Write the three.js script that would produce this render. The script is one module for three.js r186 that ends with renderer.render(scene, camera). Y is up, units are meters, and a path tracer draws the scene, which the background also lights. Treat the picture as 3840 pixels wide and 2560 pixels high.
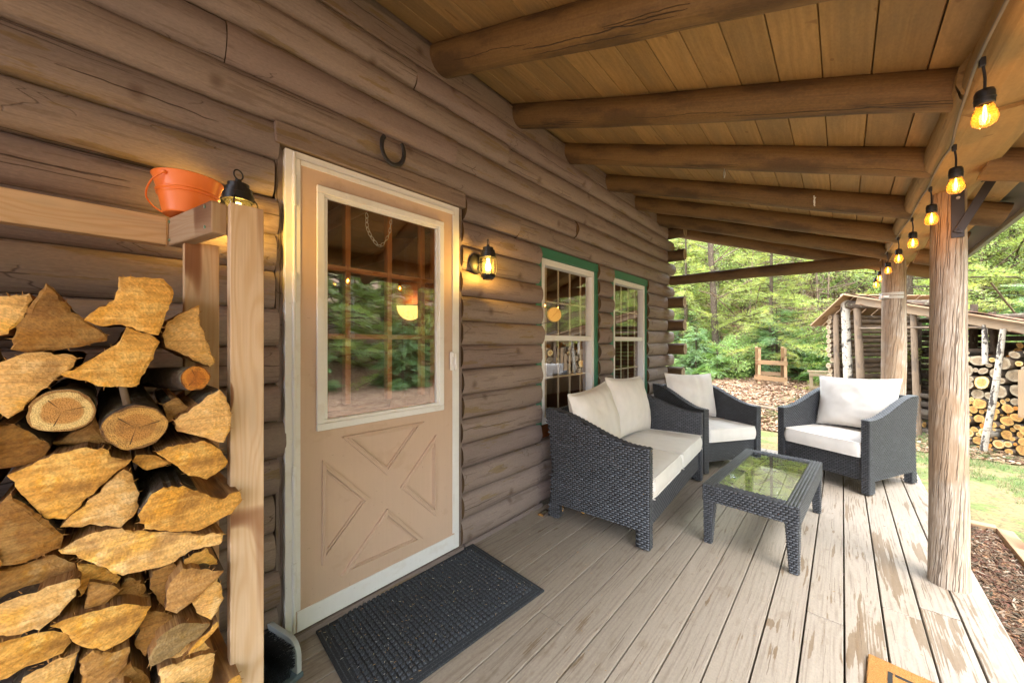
import * as THREE from 'three';
import { RoundedBoxGeometry } from 'three/addons/geometries/RoundedBoxGeometry.js';
import { mergeGeometries, mergeVertices, toCreasedNormals } from 'three/addons/utils/BufferGeometryUtils.js';

// ---------------------------------------------------------------- camera, sky, sun, exposure
const scene = new THREE.Scene();
const EYE = new THREE.Vector3(0, 1.28, 1.765), TURN = Math.atan2(1240, 1360);
const camera = new THREE.PerspectiveCamera(2 * Math.atan(1280 / 1360) * 180 / Math.PI, 1024 / 682, 0.05, 400);
camera.position.copy(EYE);
camera.lookAt(EYE.x + Math.cos(TURN), EYE.y, EYE.z - Math.sin(TURN));
const renderer = new THREE.WebGLRenderer();
renderer.toneMapping = THREE.LinearToneMapping;
renderer.toneMappingExposure = 7.5;
renderer.shadowMap.enabled = true;
{ // bright overcast sky: a little brighter overhead, soft cloud mottling
  const W = 256, H = 128, d = new Float32Array(W * H * 4);
  for (let j = 0; j < H; j++) for (let i = 0; i < W; i++) {
    const el = ((j + 0.5) / H - 0.5) * Math.PI, s = Math.max(0, Math.sin(el)), az = (i + 0.5) / W * 2 * Math.PI;
    const m = 1 + 0.06 * Math.sin(az * 3 + s * 9) * Math.sin(az * 2 - s * 6);
    const L = (el < 0 ? 0.35 : 0.66 + 0.34 * s) * 1.55 * m, k = (j * W + i) * 4;
    d[k] = L * 0.90; d[k + 1] = L * 1.0; d[k + 2] = L * 1.13; d[k + 3] = 1;
  }
  const t = new THREE.DataTexture(d, W, H, THREE.RGBAFormat, THREE.FloatType);
  t.mapping = THREE.EquirectangularReflectionMapping; t.magFilter = THREE.LinearFilter; t.minFilter = THREE.LinearFilter; t.needsUpdate = true;
  scene.background = t; scene.environment = t;
}
const sun = new THREE.DirectionalLight(0xfffaf2, 0.9);
sun.position.set(-4, 24, 16); sun.target.position.set(3, 0, 1);
sun.castShadow = true; sun.shadow.radius = 60; sun.shadow.mapSize.set(2048, 2048);
Object.assign(sun.shadow.camera, { left: -20, right: 20, top: 20, bottom: -20, near: 1, far: 80 });
scene.add(sun, sun.target);

// ---------------------------------------------------------------- helpers
function rng(seed) { let a = seed >>> 0; return () => { a = (a + 0x6D2B79F5) | 0; let t = Math.imul(a ^ (a >>> 15), 1 | a); t = (t + Math.imul(t ^ (t >>> 7), 61 | t)) ^ t; return ((t ^ (t >>> 14)) >>> 0) / 4294967296; }; }
const R = rng(7), rr = (a, b, r = R) => a + (b - a) * r();
const { sin, cos, abs, min, max, floor, PI, sqrt, pow, hypot, sign } = Math;
const V = (x, y, z) => new THREE.Vector3(x, y, z);
const lerp = (a, b, t) => a + (b - a) * t, clamp = (x, a, b) => x < a ? a : x > b ? b : x, sst = (a, b, x) => { x = clamp((x - a) / (b - a), 0, 1); return x * x * (3 - 2 * x); };
const HT = new Float32Array(65536); { const r = rng(99); for (let i = 0; i < 65536; i++) HT[i] = r(); }
const hsh = (x, y, z) => HT[(Math.imul(x, 73856093) ^ Math.imul(y, 19349663) ^ Math.imul(z, 83492791)) & 65535];
function pn(x, y, px, py, s = 0) { // periodic value noise
  const ix = floor(x), iy = floor(y), fx = x - ix, fy = y - iy, u = fx * fx * (3 - 2 * fx), v = fy * fy * (3 - 2 * fy);
  const x0 = ((ix % px) + px) % px, x1 = (x0 + 1) % px, y0 = ((iy % py) + py) % py, y1 = (y0 + 1) % py;
  return lerp(lerp(hsh(x0, y0, s), hsh(x1, y0, s), u), lerp(hsh(x0, y1, s), hsh(x1, y1, s), u), v);
}
function pf(u, v, fu, fv, oct, s = 0) { let a = 0, w = 0.5, n = 0; for (let k = 0; k < oct; k++) { a += w * pn(u * fu, v * fv, fu, fv, s + k * 17); n += w; w *= 0.55; fu *= 2; fv *= 2; } return a / n; }
function n3(x, y, z) {
  const ix = floor(x), iy = floor(y), iz = floor(z), fx = x - ix, fy = y - iy, fz = z - iz, u = fx * fx * (3 - 2 * fx), v = fy * fy * (3 - 2 * fy), w = fz * fz * (3 - 2 * fz);
  const c = (i, j, k) => hsh(ix + i, iy + j, iz + k);
  return lerp(lerp(lerp(c(0, 0, 0), c(1, 0, 0), u), lerp(c(0, 1, 0), c(1, 1, 0), u), v), lerp(lerp(c(0, 0, 1), c(1, 0, 1), u), lerp(c(0, 1, 1), c(1, 1, 1), u), v), w) * 2 - 1;
}
const f3 = (x, y, z, o = 3) => { let a = 0, w = 0.5; for (let k = 0; k < o; k++) { a += w * n3(x, y, z); x = x * 2 + 7.3; y = y * 2 + 1.7; z = z * 2 + 3.1; w *= 0.5; } return a; };
// a colour map and a bump map from one function (u, v) => [r, g, b, height]
function maps(W, H, su, sv, fn) {
  const c = new Uint8Array(W * H * 4), b = new Uint8Array(W * H * 4);
  for (let j = 0; j < H; j++) for (let i = 0; i < W; i++) {
    const q = fn((i + 0.5) / W, (j + 0.5) / H), k = (j * W + i) * 4, h = clamp(q[3], 0, 1) * 255;
    c[k] = clamp(q[0], 0, 255); c[k + 1] = clamp(q[1], 0, 255); c[k + 2] = clamp(q[2], 0, 255); c[k + 3] = 255;
    b[k] = b[k + 1] = b[k + 2] = h; b[k + 3] = 255;
  }
  const mk = (d, srgb) => { const t = new THREE.DataTexture(d, W, H); t.wrapS = t.wrapT = THREE.RepeatWrapping; t.magFilter = THREE.LinearFilter; t.minFilter = THREE.LinearMipmapLinearFilter; t.generateMipmaps = true; if (srgb) t.colorSpace = THREE.SRGBColorSpace; t.repeat.set(1 / su, 1 / sv); t.needsUpdate = true; return t; };
  return { map: mk(c, true), bumpMap: mk(b, false) };
}
const mat = (o) => new THREE.MeshStandardMaterial({ side: THREE.DoubleSide, roughness: 0.8, ...o });
const phys = (o) => new THREE.MeshPhysicalMaterial({ side: THREE.DoubleSide, roughness: 0.8, ...o });
const lin = (r, g, b) => new THREE.Color().setRGB(r, g, b);
const names = new Map();
function numbered(n) { const k = names.get(n) ?? 0; names.set(n, k + 1); return k ? n + '_' + String(k).padStart(3, '0') : n; }
function mesh(name, geo, m, parent = scene, label) {
  const o = new THREE.Mesh(geo, m); o.name = parent === scene ? numbered(name) : name; o.castShadow = o.receiveShadow = true; parent.add(o);
  if (label) o.userData.label = label; return o;
}
function tag(o, label, category, group) { o.userData.label = label; o.userData.category = category; if (group) o.userData.group = group; return o; }
function thing(name, label, category, pos = [0, 0, 0], turn = 0, group) { const o = new THREE.Group(); o.name = numbered(name); o.position.set(...pos); o.rotation.y = turn; scene.add(o); return tag(o, label, category, group); }
function structure(o) { o.userData.kind = 'structure'; return o; }
function stuff(o) { o.userData.kind = 'stuff'; return o; }
const merge = (gs) => { const any = gs.some(g => !g.index); return mergeGeometries(gs.map(g => any && g.index ? g.toNonIndexed() : g), false); };
// surface from a function of (s, t) in 0..1
function sheet(nu, nv, fn, uvfn) {
  const p = [], uv = [], ix = [];
  for (let j = 0; j <= nv; j++) for (let i = 0; i <= nu; i++) { const s = i / nu, t = j / nv, q = fn(s, t); p.push(q[0], q[1], q[2]); const w = uvfn ? uvfn(s, t, q) : [s, t]; uv.push(w[0], w[1]); }
  for (let j = 0; j < nv; j++) for (let i = 0; i < nu; i++) { const a = j * (nu + 1) + i, b = a + 1, c = a + nu + 1, d = c + 1; ix.push(a, b, d, a, d, c); }
  return geo(p, uv, ix);
}
function geo(p, uv, ix) {
  const g = new THREE.BufferGeometry();
  g.setAttribute('position', new THREE.Float32BufferAttribute(p, 3)); g.setAttribute('uv', new THREE.Float32BufferAttribute(uv, 2)); g.setIndex(ix); g.computeVertexNormals(); return g;
}
// box with softened edges; uv in metres, u along AXIS (the grain)
function box(w, h, d, r = 0.004, axis = 0, seed = 0) {
  r = min(r, w / 2.2, h / 2.2, d / 2.2);
  const g = r > 0 ? new RoundedBoxGeometry(w, h, d, 1, r) : new THREE.BoxGeometry(w, h, d);
  return boxUV(g, axis, seed);
}
function boxUV(g, axis, seed = 0) {
  if (g.index) g = g.toNonIndexed();
  const p = g.attributes.position, uv = g.attributes.uv, a = V(0, 0, 0), b = V(0, 0, 0), c = V(0, 0, 0), n = V(0, 0, 0), off = (seed * 0.618) % 1 * 7.31, ov = (seed * 0.377) % 1 * 5.17;
  const others = [[1, 2], [0, 2], [0, 1]][axis];
  for (let i = 0; i < p.count; i += 3) {
    a.fromBufferAttribute(p, i); b.fromBufferAttribute(p, i + 1); c.fromBufferAttribute(p, i + 2);
    n.copy(b).sub(a).cross(c.clone().sub(a));
    const na = [abs(n.x), abs(n.y), abs(n.z)], dom = na.indexOf(max(...na));
    [a, b, c].forEach((q, k) => { const e = [q.x, q.y, q.z]; if (dom === axis) uv.setXY(i + k, e[others[0]] + off, e[others[1]] + ov); else uv.setXY(i + k, e[axis] + off, e[others[0] === dom ? others[1] : others[0]] + ov + dom * 0.37); });
  }
  return g;
}
const at = (g, x, y, z, rx = 0, ry = 0, rz = 0) => g.applyMatrix4(new THREE.Matrix4().compose(V(x, y, z), new THREE.Quaternion().setFromEuler(new THREE.Euler(rx, ry, rz)), V(1, 1, 1)));
// bar between two points
function bar(a, b, w, h, r = 0.003, seed = 0) {
  const A = V(...a), B = V(...b), L = A.distanceTo(B), g = box(L, h, w, r, 0, seed);
  return g.applyMatrix4(frameX(A, B));
}
function frameX(A, B, up = V(0, 1, 0)) {
  const x = B.clone().sub(A).normalize(); if (abs(x.dot(up)) > 0.99) up = V(1, 0, 0);
  const z = x.clone().cross(up).normalize(), y = z.clone().cross(x), M = new THREE.Matrix4().makeBasis(x, y, z); M.setPosition(A.clone().add(B).multiplyScalar(0.5)); return M;
}
// round timber from A to B, knobbly; group 0 = side, group 1 = ends
function pole(A, B, r0, r1, o = {}) {
  const { seg = 14, rings, bump = 0.05, seed = 0, caps = true, bend = 0, freq = 3, squash = 1 } = o, a = V(...A), b = V(...B), L = a.distanceTo(b), nr = rings ?? max(2, min(40, floor(L / 0.12)));
  const p = [], uv = [], ix = [];
  const rad = (s, th) => lerp(r0, r1, s) * (1 + bump * 2 * f3(s * L * freq + seed * 3.7, cos(th) * 1.3 + seed, sin(th) * 1.3));
  for (let i = 0; i <= nr; i++) for (let k = 0; k <= seg; k++) {
    const s = i / nr, th = (k % seg) / seg * 2 * PI, q = rad(s, th), cy = bend * sin(s * PI) + bump * 0.12 * n3(s * L * 1.1, seed, 0), cz = bump * 0.12 * n3(s * L * 1.1, seed, 9);
    p.push(s * L - L / 2, cos(th) * q + cy, sin(th) * q * squash + cz); uv.push(s * L + seed * 1.37, k / seg * 2 * PI * r0);
  }
  for (let i = 0; i < nr; i++) for (let k = 0; k < seg; k++) { const q = i * (seg + 1) + k; ix.push(q, q + 1, q + seg + 2, q, q + seg + 2, q + seg + 1); }
  const nSide = ix.length;
  if (caps) for (const e of [0, 1]) {
    const c0 = p.length / 3, ring = e ? nr : 0, xx = e ? L / 2 : -L / 2;
    const base = ring * (seg + 1); let cy = 0, cz = 0; for (let k = 0; k < seg; k++) { cy += p[(base + k) * 3 + 1] / seg; cz += p[(base + k) * 3 + 2] / seg; }
    p.push(xx + (e ? 0.002 : -0.002), cy, cz); uv.push(0.5, 0.5);
    for (let k = 0; k <= seg; k++) { const th = k / seg * 2 * PI + seed; p.push(xx, p[(base + k) * 3 + 1], p[(base + k) * 3 + 2]); uv.push(0.5 + cos(th) * 0.48, 0.5 + sin(th) * 0.48); }
    for (let k = 0; k < seg; k++) e ? ix.push(c0, c0 + 1 + k, c0 + 2 + k) : ix.push(c0, c0 + 2 + k, c0 + 1 + k);
  }
  const g = geo(p, uv, ix);
  // weld the seam's normals
  const nm = g.attributes.normal; for (let i = 0; i <= nr; i++) { const q = i * (seg + 1), w = q + seg; const v = V(nm.getX(q) + nm.getX(w), nm.getY(q) + nm.getY(w), nm.getZ(q) + nm.getZ(w)).normalize(); nm.setXYZ(q, v.x, v.y, v.z); nm.setXYZ(w, v.x, v.y, v.z); }
  g.addGroup(0, nSide, 0); if (caps) g.addGroup(nSide, ix.length - nSide, 1);
  return g.applyMatrix4(frameX(a, b));
}
const tube = (pts, r, seg = 6, n) => new THREE.TubeGeometry(new THREE.CatmullRomCurve3(pts.map(q => q.isVector3 ? q : V(...q))), n ?? max(4, pts.length * 4), r, seg);
const lathe = (pts, seg = 24) => new THREE.LatheGeometry(pts.map(q => new THREE.Vector2(q[0], q[1])), seg);
// a pixel of the photograph (3840 x 2560) onto the plane z = Z
const FWD = V(cos(TURN), 0, -sin(TURN)), RGT = V(sin(TURN), 0, cos(TURN));
function onZ(px, py, z) { const r = FWD.clone().addScaledVector(RGT, (px - 1920) / 1360); r.y = (1280 - py) / 1360; return EYE.clone().addScaledVector(r, (z - EYE.z) / r.z); }
// ---------------------------------------------------------------- materials: colour, grain, relief
const mix3 = (a, b, t) => [lerp(a[0], b[0], t), lerp(a[1], b[1], t), lerp(a[2], b[2], t)];
const ridge = (x, w) => max(0, 1 - abs(x - 0.5) / w);
const T = {};
function checks(n, seed, l0, l1, w, amp) { // drying checks: thin wandering lines along the grain
  const r = rng(seed), A = []; for (let i = 0; i < n; i++) A.push([r(), r(), lerp(l0, l1, r()), lerp(0.5, 1.2, r()) * w, r() * 50]);
  const W = 1024, G = new Float32Array(W * W); // drawn once, then looked up
  for (const [a, b, l, ww, o] of A) for (let i = Math.ceil((a - l / 2) * W); i < (a + l / 2) * W; i++) {
    const du = i / W - a, k = 1 - abs(du) * 2 / l, hw = ww * min(1, k * 3), vc = b + amp * (pn(du * 18 + o, 0.5, 97, 3, 5) + 0.4 * pn(du * 70 + o, 0.5, 97, 3, 6) - 0.7); if (hw <= 0) continue;
    for (let j = floor((vc - hw) * W); j <= (vc + hw) * W + 1; j++) { const d = 1 - abs(j / W - vc) / hw, q = (((j % W) + W) % W) * W + ((i % W) + W) % W; if (d > G[q]) G[q] = d; }
  }
  const get = (i, j) => G[(((j % W) + W) % W) * W + ((i % W) + W) % W];
  return (u, v) => { const x = u * W, y = v * W, i = floor(x), j = floor(y), fx = x - i, fy = y - j; return lerp(lerp(get(i, j), get(i + 1, j), fx), lerp(get(i, j + 1), get(i + 1, j + 1), fx), fy); };
}
const ckLog = checks(18, 3, 0.05, 0.26, 0.004, 0.02), ckRaf = checks(10, 4, 0.12, 0.6, 0.0045, 0.022), ckDeck = checks(46, 5, 0.03, 0.16, 0.0028, 0.012), ckPost = checks(200, 6, 0.07, 0.32, 0.0036, 0.014), ckHew = checks(14, 7, 0.05, 0.2, 0.002, 0.05);
T.log = maps(2048, 512, 2.2, 0.55, (u, v) => { // brown paint over hewn logs: brush streaks, checks, rubbed ochre patches
  const g = pf(u, v, 10, 120, 4, 1), w = pf(u, v, 6, 5, 4, 2), fine = pf(u, v, 256, 256, 2, 3), wav = pf(u, v, 5, 6, 3, 4);
  const crack = ckLog(u, v);
  const chip = sst(0.655, 0.70, pf(u, v, 9, 12, 5, 7) * 0.8 + g * 0.2), dark = sst(0.62, 0.75, pf(u, v, 14, 40, 4, 8));
  const hew = ckHew(v, u) * 0.8, kx = floor(u * 7), kn = sst(0.035, 0.0, hypot((u - (kx + 0.2 + 0.6 * hsh(kx, 1, 3)) / 7) * 2.2, (v - hsh(kx, 2, 3)) * 0.55)) * (hsh(kx, 5, 3) > 0.35 ? 1 : 0);
  let c = mix3([126, 111, 102], [140, 124, 114], g); c = mix3(c, [104, 92, 85], w * 0.55);
  c = mix3(c, [112, 92, 58], chip * 0.6); c = mix3(c, [84, 68, 58], dark * 0.32); c = mix3(c, [74, 56, 46], kn * 0.6); c = mix3(c, [46, 34, 28], max(crack, hew * 0.75));
  const k = 0.93 + fine * 0.14; return [c[0] * k, c[1] * k, c[2] * k, 0.45 + g * 0.28 + fine * 0.08 + w * 0.12 - crack * 0.45 - hew * 0.3 - chip * 0.08];
});
T.plank = maps(1024, 1024, 2.0, 1.0, (u, v) => { // stained ceiling boards
  const wp = pf(u, v, 4, 8, 4, 21), g = pf(u, v, 6, 160, 4, 22), b = pf(u, v, 5, 10, 4, 23), f = pf(u, v, 200, 200, 2, 24);
  const rings = 0.5 + 0.5 * sin((v * 22 + wp * 5) * 2 * PI), kn = sst(0.93, 0.97, pn(u * 34, v * 26, 34, 26, 25));
  let c = mix3([152, 119, 73], [176, 142, 92], g); c = mix3(c, [132, 106, 66], rings * 0.3); c = mix3(c, [122, 104, 76], sst(0.35, 0.95, b) * 0.55); c = mix3(c, [104, 72, 42], kn * 0.45);
  const k = 0.95 + f * 0.1; return [c[0] * k, c[1] * k, c[2] * k, 0.5 + g * 0.3 - kn * 0.15];
});
T.rafter = maps(1024, 512, 1.6, 0.6, (u, v) => {
  const wp = pf(u, v, 5, 6, 4, 31), g = pf(u, v, 8, 100, 4, 32), b = pf(u, v, 6, 6, 5, 33), f = pf(u, v, 200, 120, 2, 34);
  const crack = ckRaf(u, v);
  let c = mix3([116, 88, 52], [138, 108, 66], g); c = mix3(c, [86, 64, 40], sst(0.42, 0.72, b) * 0.8); c = mix3(c, [38, 26, 16], crack);
  const k = 0.92 + f * 0.16; return [c[0] * k, c[1] * k, c[2] * k, 0.45 + g * 0.3 + b * 0.2 - crack * 0.5];
});
function deckMaps(peel, s) { // taupe deck paint, raised grain, flaked patches down to grey wood
  return maps(2048, 512, 2.4, 0.6, (u, v) => {
    const wp = pf(u, v, 3, 6, 3, s), rings = 0.5 + 0.5 * sin((v * 26 + wp * 6) * 2 * PI), g = pf(u, v, 12, 150, 4, s + 1), b = pf(u, v, 8, 8, 5, s + 2), f = pf(u, v, 300, 150, 2, s + 3);
    const pk = pf(u, v, peel > 0.1 ? 8 : 14, peel > 0.1 ? 10 : 18, 6, s + 4) * 0.62 + g * 0.22 + rings * 0.10 + b * 0.12, bare = sst(1.02 - peel, 1.045 - peel, pk + 0.28), cr = ckDeck(u, v);
    let c = mix3([147, 135, 121], [160, 149, 136], g * 0.6 + b * 0.4); c = mix3(c, [122, 109, 96], rings * sst(0.35, 0.7, g) * 0.6);
    const wood = mix3([108, 86, 62], [128, 112, 94], pf(u, v, 10, 60, 3, s + 7)); c = mix3(c, wood, bare * 0.9); c = mix3(c, [86, 70, 56], cr * 0.8);
    const dirt = sst(0.63, 0.78, pf(u, v, 30, 20, 4, s + 8)); c = mix3(c, [104, 86, 66], dirt * 0.2);
    const k = 0.95 + f * 0.1; return [c[0] * k, c[1] * k, c[2] * k, 0.5 + rings * 0.22 * g + g * 0.2 - bare * 0.14 - cr * 0.35];
  });
}
T.deckIn = deckMaps(0.02, 41); T.deckMid = deckMaps(0.075, 61); T.deckOut = deckMaps(0.135, 81);
T.lumber = maps(1024, 512, 1.0, 0.5, (u, v) => { // weathered stud timber
  const wp = pf(u, v, 2, 6, 3, 101), rings = pow(0.5 + 0.5 * sin((v * 34 + wp * 9) * 2 * PI), 2), g = pf(u, v, 8, 140, 4, 102), b = pf(u, v, 4, 8, 4, 103), kn = sst(0.82, 0.87, pn(u * 6, v * 7, 6, 7, 104));
  let c = mix3([212, 184, 150], [196, 166, 134], g); c = mix3(c, [186, 146, 104], rings * 0.4); c = mix3(c, [164, 148, 128], sst(0.5, 0.8, b) * 0.45); c = mix3(c, [112, 66, 36], kn * 0.8);
  return [c[0], c[1], c[2], 0.5 + g * 0.25 - rings * 0.12];
});
T.end = maps(1024, 1024, 0.5, 0.5, (u, v) => { // chainsawn end grain: growth rings about the pith, saw scoring, stain
  const x = u - 0.5, y = v - 0.5, an = Math.atan2(y, x), wv = pf(an / (2 * PI) + 0.5, 0.5, 6, 4, 3, 120), rd = hypot(x, y) * (1 + 0.10 * (wv - 0.5)), rg = pow(0.5 + 0.5 * sin(rd * 2 * PI * 96 + 5 * pf(u, v, 4, 4, 3, 125)), 1.5), b = pf(u, v, 6, 6, 5, 121), saw = pf(u * 0.8 + v * 0.6, v * 0.8 - u * 0.6 + 1, 12, 160, 3, 122), f = pf(u, v, 128, 128, 3, 123), yl = pf(u, v, 9, 9, 4, 124);
  const ray = sst(0.72, 0.85, pn(an / (2 * PI) * 90 + 90, rd * 14, 90, 64, 128)); let c = mix3([230, 190, 126], [214, 166, 96], b); c = mix3(c, [232, 176, 70], sst(0.5, 0.74, yl) * 0.7); c = mix3(c, [240, 212, 164], sst(0.58, 0.74, pf(u, v, 14, 14, 4, 126)) * 0.7); c = mix3(c, [158, 108, 58], rg * 0.14); c = mix3(c, [150, 106, 62], sst(0.5, 0.8, saw) * 0.16); c = mix3(c, [238, 200, 140], ray * 0.12);
  c = mix3(c, [120, 84, 48], sst(0.56, 0.74, pf(u, v, 10, 10, 6, 127)) * 0.4); const st = pf(u, v, 5, 70, 4, 129); c = mix3(c, [132, 92, 52], sst(0.5, 0.75, st) * 0.26); c = mix3(c, [244, 218, 170], sst(0.5, 0.3, st) * 0.2); const k = 0.84 + f * 0.32; return [c[0] * k, c[1] * k, c[2] * k, 0.25 + f * 0.32 + saw * 0.15 + st * 0.35];
});
T.split = maps(1024, 512, 0.6, 0.3, (u, v) => { // riven faces
  const g = pf(u, v, 6, 90, 5, 141), b = pf(u, v, 5, 7, 4, 142), s = pf(u, v, 3, 26, 3, 143);
  let c = mix3([176, 128, 72], [140, 96, 52], g); c = mix3(c, [112, 82, 56], sst(0.45, 0.7, b) * 0.7); c = mix3(c, [216, 168, 104], sst(0.58, 0.75, s) * 0.5); return [c[0], c[1], c[2], 0.3 + g * 0.5 + s * 0.2];
});
T.bark = maps(512, 512, 0.4, 0.4, (u, v) => {
  const p = pf(u, v, 6, 14, 5, 161), g = pf(u, v, 20, 40, 4, 162), m = sst(0.62, 0.74, pf(u, v, 10, 10, 4, 163)); let c = mix3([44, 34, 26], [104, 84, 64], p * 0.6 + g * 0.4); c = mix3(c, [128, 128, 100], m * 0.6); return [c[0], c[1], c[2], p * 0.7 + g * 0.3];
});
T.post = maps(1024, 1024, 1.2, 0.6, (u, v) => { // peeled cedar: grey tan fibres running up the post
  const w = pf(u, v, 4, 4, 3, 181), g = pf(u, v + w * 0.05, 10, 48, 5, 182), fi = pf(u, v, 24, 200, 3, 183), b = pf(u, v, 4, 3, 4, 184), fur = ckPost(u, v), kx = floor(u * 5);
  const kn = sst(0.030, 0.008, hypot((u - (kx + 0.2 + 0.6 * hsh(kx, 1, 7)) / 5) * 0.7, (v - hsh(kx, 2, 7)) * 0.6)); let c = mix3([184, 166, 146], [136, 116, 96], g); c = mix3(c, [204, 194, 182], sst(0.5, 0.75, fi) * 0.5); c = mix3(c, [140, 104, 68], sst(0.55, 0.72, b) * 0.4); c = mix3(c, [92, 74, 60], fur * 0.6); c = mix3(c, [88, 58, 38], kn * 0.7);
  return [c[0], c[1], c[2], 0.35 + g * 0.25 + fi * 0.25 - fur * 0.45 + kn * 0.2];
});
T.birch = maps(512, 512, 0.7, 0.5, (u, v) => { const l = pf(u, v, 40, 6, 4, 201), b = sst(0.56, 0.66, pf(u, v, 7, 9, 5, 202)), f = pf(u, v, 80, 80, 2, 203); let c = mix3([226, 218, 204], [188, 176, 158], f); c = mix3(c, [122, 104, 88], sst(0.62, 0.72, l) * 0.7); c = mix3(c, [58, 48, 40], b * 0.85); return [c[0], c[1], c[2], 0.6 - b * 0.4 + f * 0.2]; });
T.pole = maps(512, 512, 0.8, 0.4, (u, v) => { const g = pf(u, v, 8, 40, 4, 211), b = pf(u, v, 6, 6, 4, 212); let c = mix3([176, 152, 124], [132, 108, 84], g); c = mix3(c, [110, 96, 82], sst(0.5, 0.7, b) * 0.6); return [c[0], c[1], c[2], 0.3 + g * 0.6]; });
function ringMaps(s, sap, heart, dk) { // cross-section of a round log
  return maps(512, 512, 1, 1, (u, v) => {
    const x = u - 0.5, y = v - 0.5, a = Math.atan2(y, x), wv = pf(a / (2 * PI) + 0.5, 0.5, 8, 4, 3, s), r = hypot(x, y) * (1 + 0.2 * (wv - 0.5)), rg = 0.5 + 0.5 * sin(r * 150), f = pf(u, v, 60, 60, 3, s + 1), b = pf(u, v, 7, 7, 4, s + 2);
    let c = mix3(heart, sap, sst(0.24 + 0.06 * wv, 0.30 + 0.06 * wv, r)); c = mix3(c, dk, rg * 0.18 + sst(0.5, 0.75, b) * 0.35 + (r > 0.445 ? 0.75 : 0));
    const ck = (abs(sin(a * 1.5 + s)) < 0.03 + 0.02 * f && r < 0.34) ? 1 : 0; c = mix3(c, [50, 34, 20], ck * 0.8); const k = 0.86 + f * 0.28; return [c[0] * k, c[1] * k, c[2] * k, 0.4 + f * 0.4 - ck * 0.4];
  });
}
T.ringA = ringMaps(231, [226, 196, 132], [196, 142, 76], [150, 108, 60]); T.ringB = ringMaps(251, [206, 158, 84], [186, 132, 66], [118, 84, 48]); T.ringC = ringMaps(271, [168, 148, 118], [146, 122, 92], [92, 76, 58]);
T.fabric = maps(512, 512, 0.25, 0.25, (u, v) => { const w = 0.5 + 0.25 * (sin(u * 128 * PI) + sin(v * 128 * PI)), b = pf(u, v, 5, 5, 4, 281), k = 0.97 + 0.05 * b; return [219 * k, 212 * k, 203 * k, w * 0.6 + pf(u, v, 90, 90, 2, 282) * 0.4]; });
T.wood2 = maps(512, 512, 1.0, 0.5, (u, v) => { const g = pf(u, v, 5, 90, 4, 291), b = pf(u, v, 5, 8, 3, 292); const c = mix3([182, 112, 50], [142, 80, 34], g * 0.7 + b * 0.3); return [c[0], c[1], c[2], g]; });
T.litter = maps(1024, 1024, 3.0, 3.0, (u, v) => { // leaf litter and needles
  const a = pf(u, v, 60, 60, 4, 301), b = pf(u, v, 24, 24, 4, 302), l = pf(u, v, 110, 110, 2, 303), m = pf(u, v, 5, 5, 3, 304); let c = mix3([108, 79, 57], [148, 117, 90], sst(0.35, 0.65, a)); c = mix3(c, [76, 52, 36], sst(0.52, 0.66, b) * 0.8); c = mix3(c, [180, 154, 128], sst(0.62, 0.72, l) * 0.7); c = mix3(c, [150, 112, 80], m * 0.3); return [c[0], c[1], c[2], a * 0.5 + l * 0.5];
});
T.lawn = maps(1024, 1024, 2.4, 2.4, (u, v) => { const a = pf(u, v, 70, 70, 4, 311), b = pf(u, v, 9, 9, 4, 312), l = pf(u, v, 140, 140, 2, 313); let c = mix3([108, 94, 58], [128, 112, 72], a); c = mix3(c, [84, 98, 42], sst(0.42, 0.6, b) * 0.8); c = mix3(c, [124, 92, 64], sst(0.6, 0.72, pf(u, v, 14, 14, 4, 314)) * 0.7); c = mix3(c, [76, 66, 44], sst(0.58, 0.7, l) * 0.6); return [c[0], c[1], c[2], a * 0.5 + l * 0.5]; });
T.mulch = maps(512, 512, 0.8, 0.8, (u, v) => { const a = pf(u, v, 18, 50, 4, 321), b = pf(u, v, 50, 18, 4, 322); const c = mix3([70, 46, 30], [150, 108, 74], sst(0.4, 0.7, max(a, b))); return [c[0], c[1], c[2], max(a, b)]; });
T.coir = maps(512, 512, 0.2, 0.2, (u, v) => { const f = pf(u, v, 90, 90, 3, 331), b = pf(u, v, 20, 20, 3, 332); const c = mix3([134, 88, 38], [184, 132, 68], f * 0.7 + b * 0.3); return [c[0], c[1], c[2], f]; });
T.felt = maps(512, 512, 0.15, 0.15, (u, v) => { const f = pf(u, v, 80, 80, 3, 341), s = sst(0.68, 0.76, pf(u, v, 60, 60, 2, 342)); const c = mix3([38, 40, 44], [74, 78, 85], f); return [c[0] + s * 40, c[1] + s * 38, c[2] + s * 34, f]; });
T.paint = maps(1024, 1024, 1.0, 1.0, (u, v) => { // old enamel: faint brush lines, rubs, specks of grime
  const b = pf(u, v, 4, 4, 4, 351), g = pf(u, v, 90, 6, 3, 352), sp = sst(0.88, 0.93, pf(u, v, 110, 110, 2, 353)), sm = sst(0.62, 0.78, pf(u, v, 10, 14, 5, 354)); let k = 0.955 + 0.05 * b + 0.02 * g; k *= 1 - 0.12 * sp; const c = [250 * k, 249 * k, 247 * k]; return [...mix3(c, [214, 204, 188], sm * 0.22), 0.5 + 0.3 * g];
});
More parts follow.
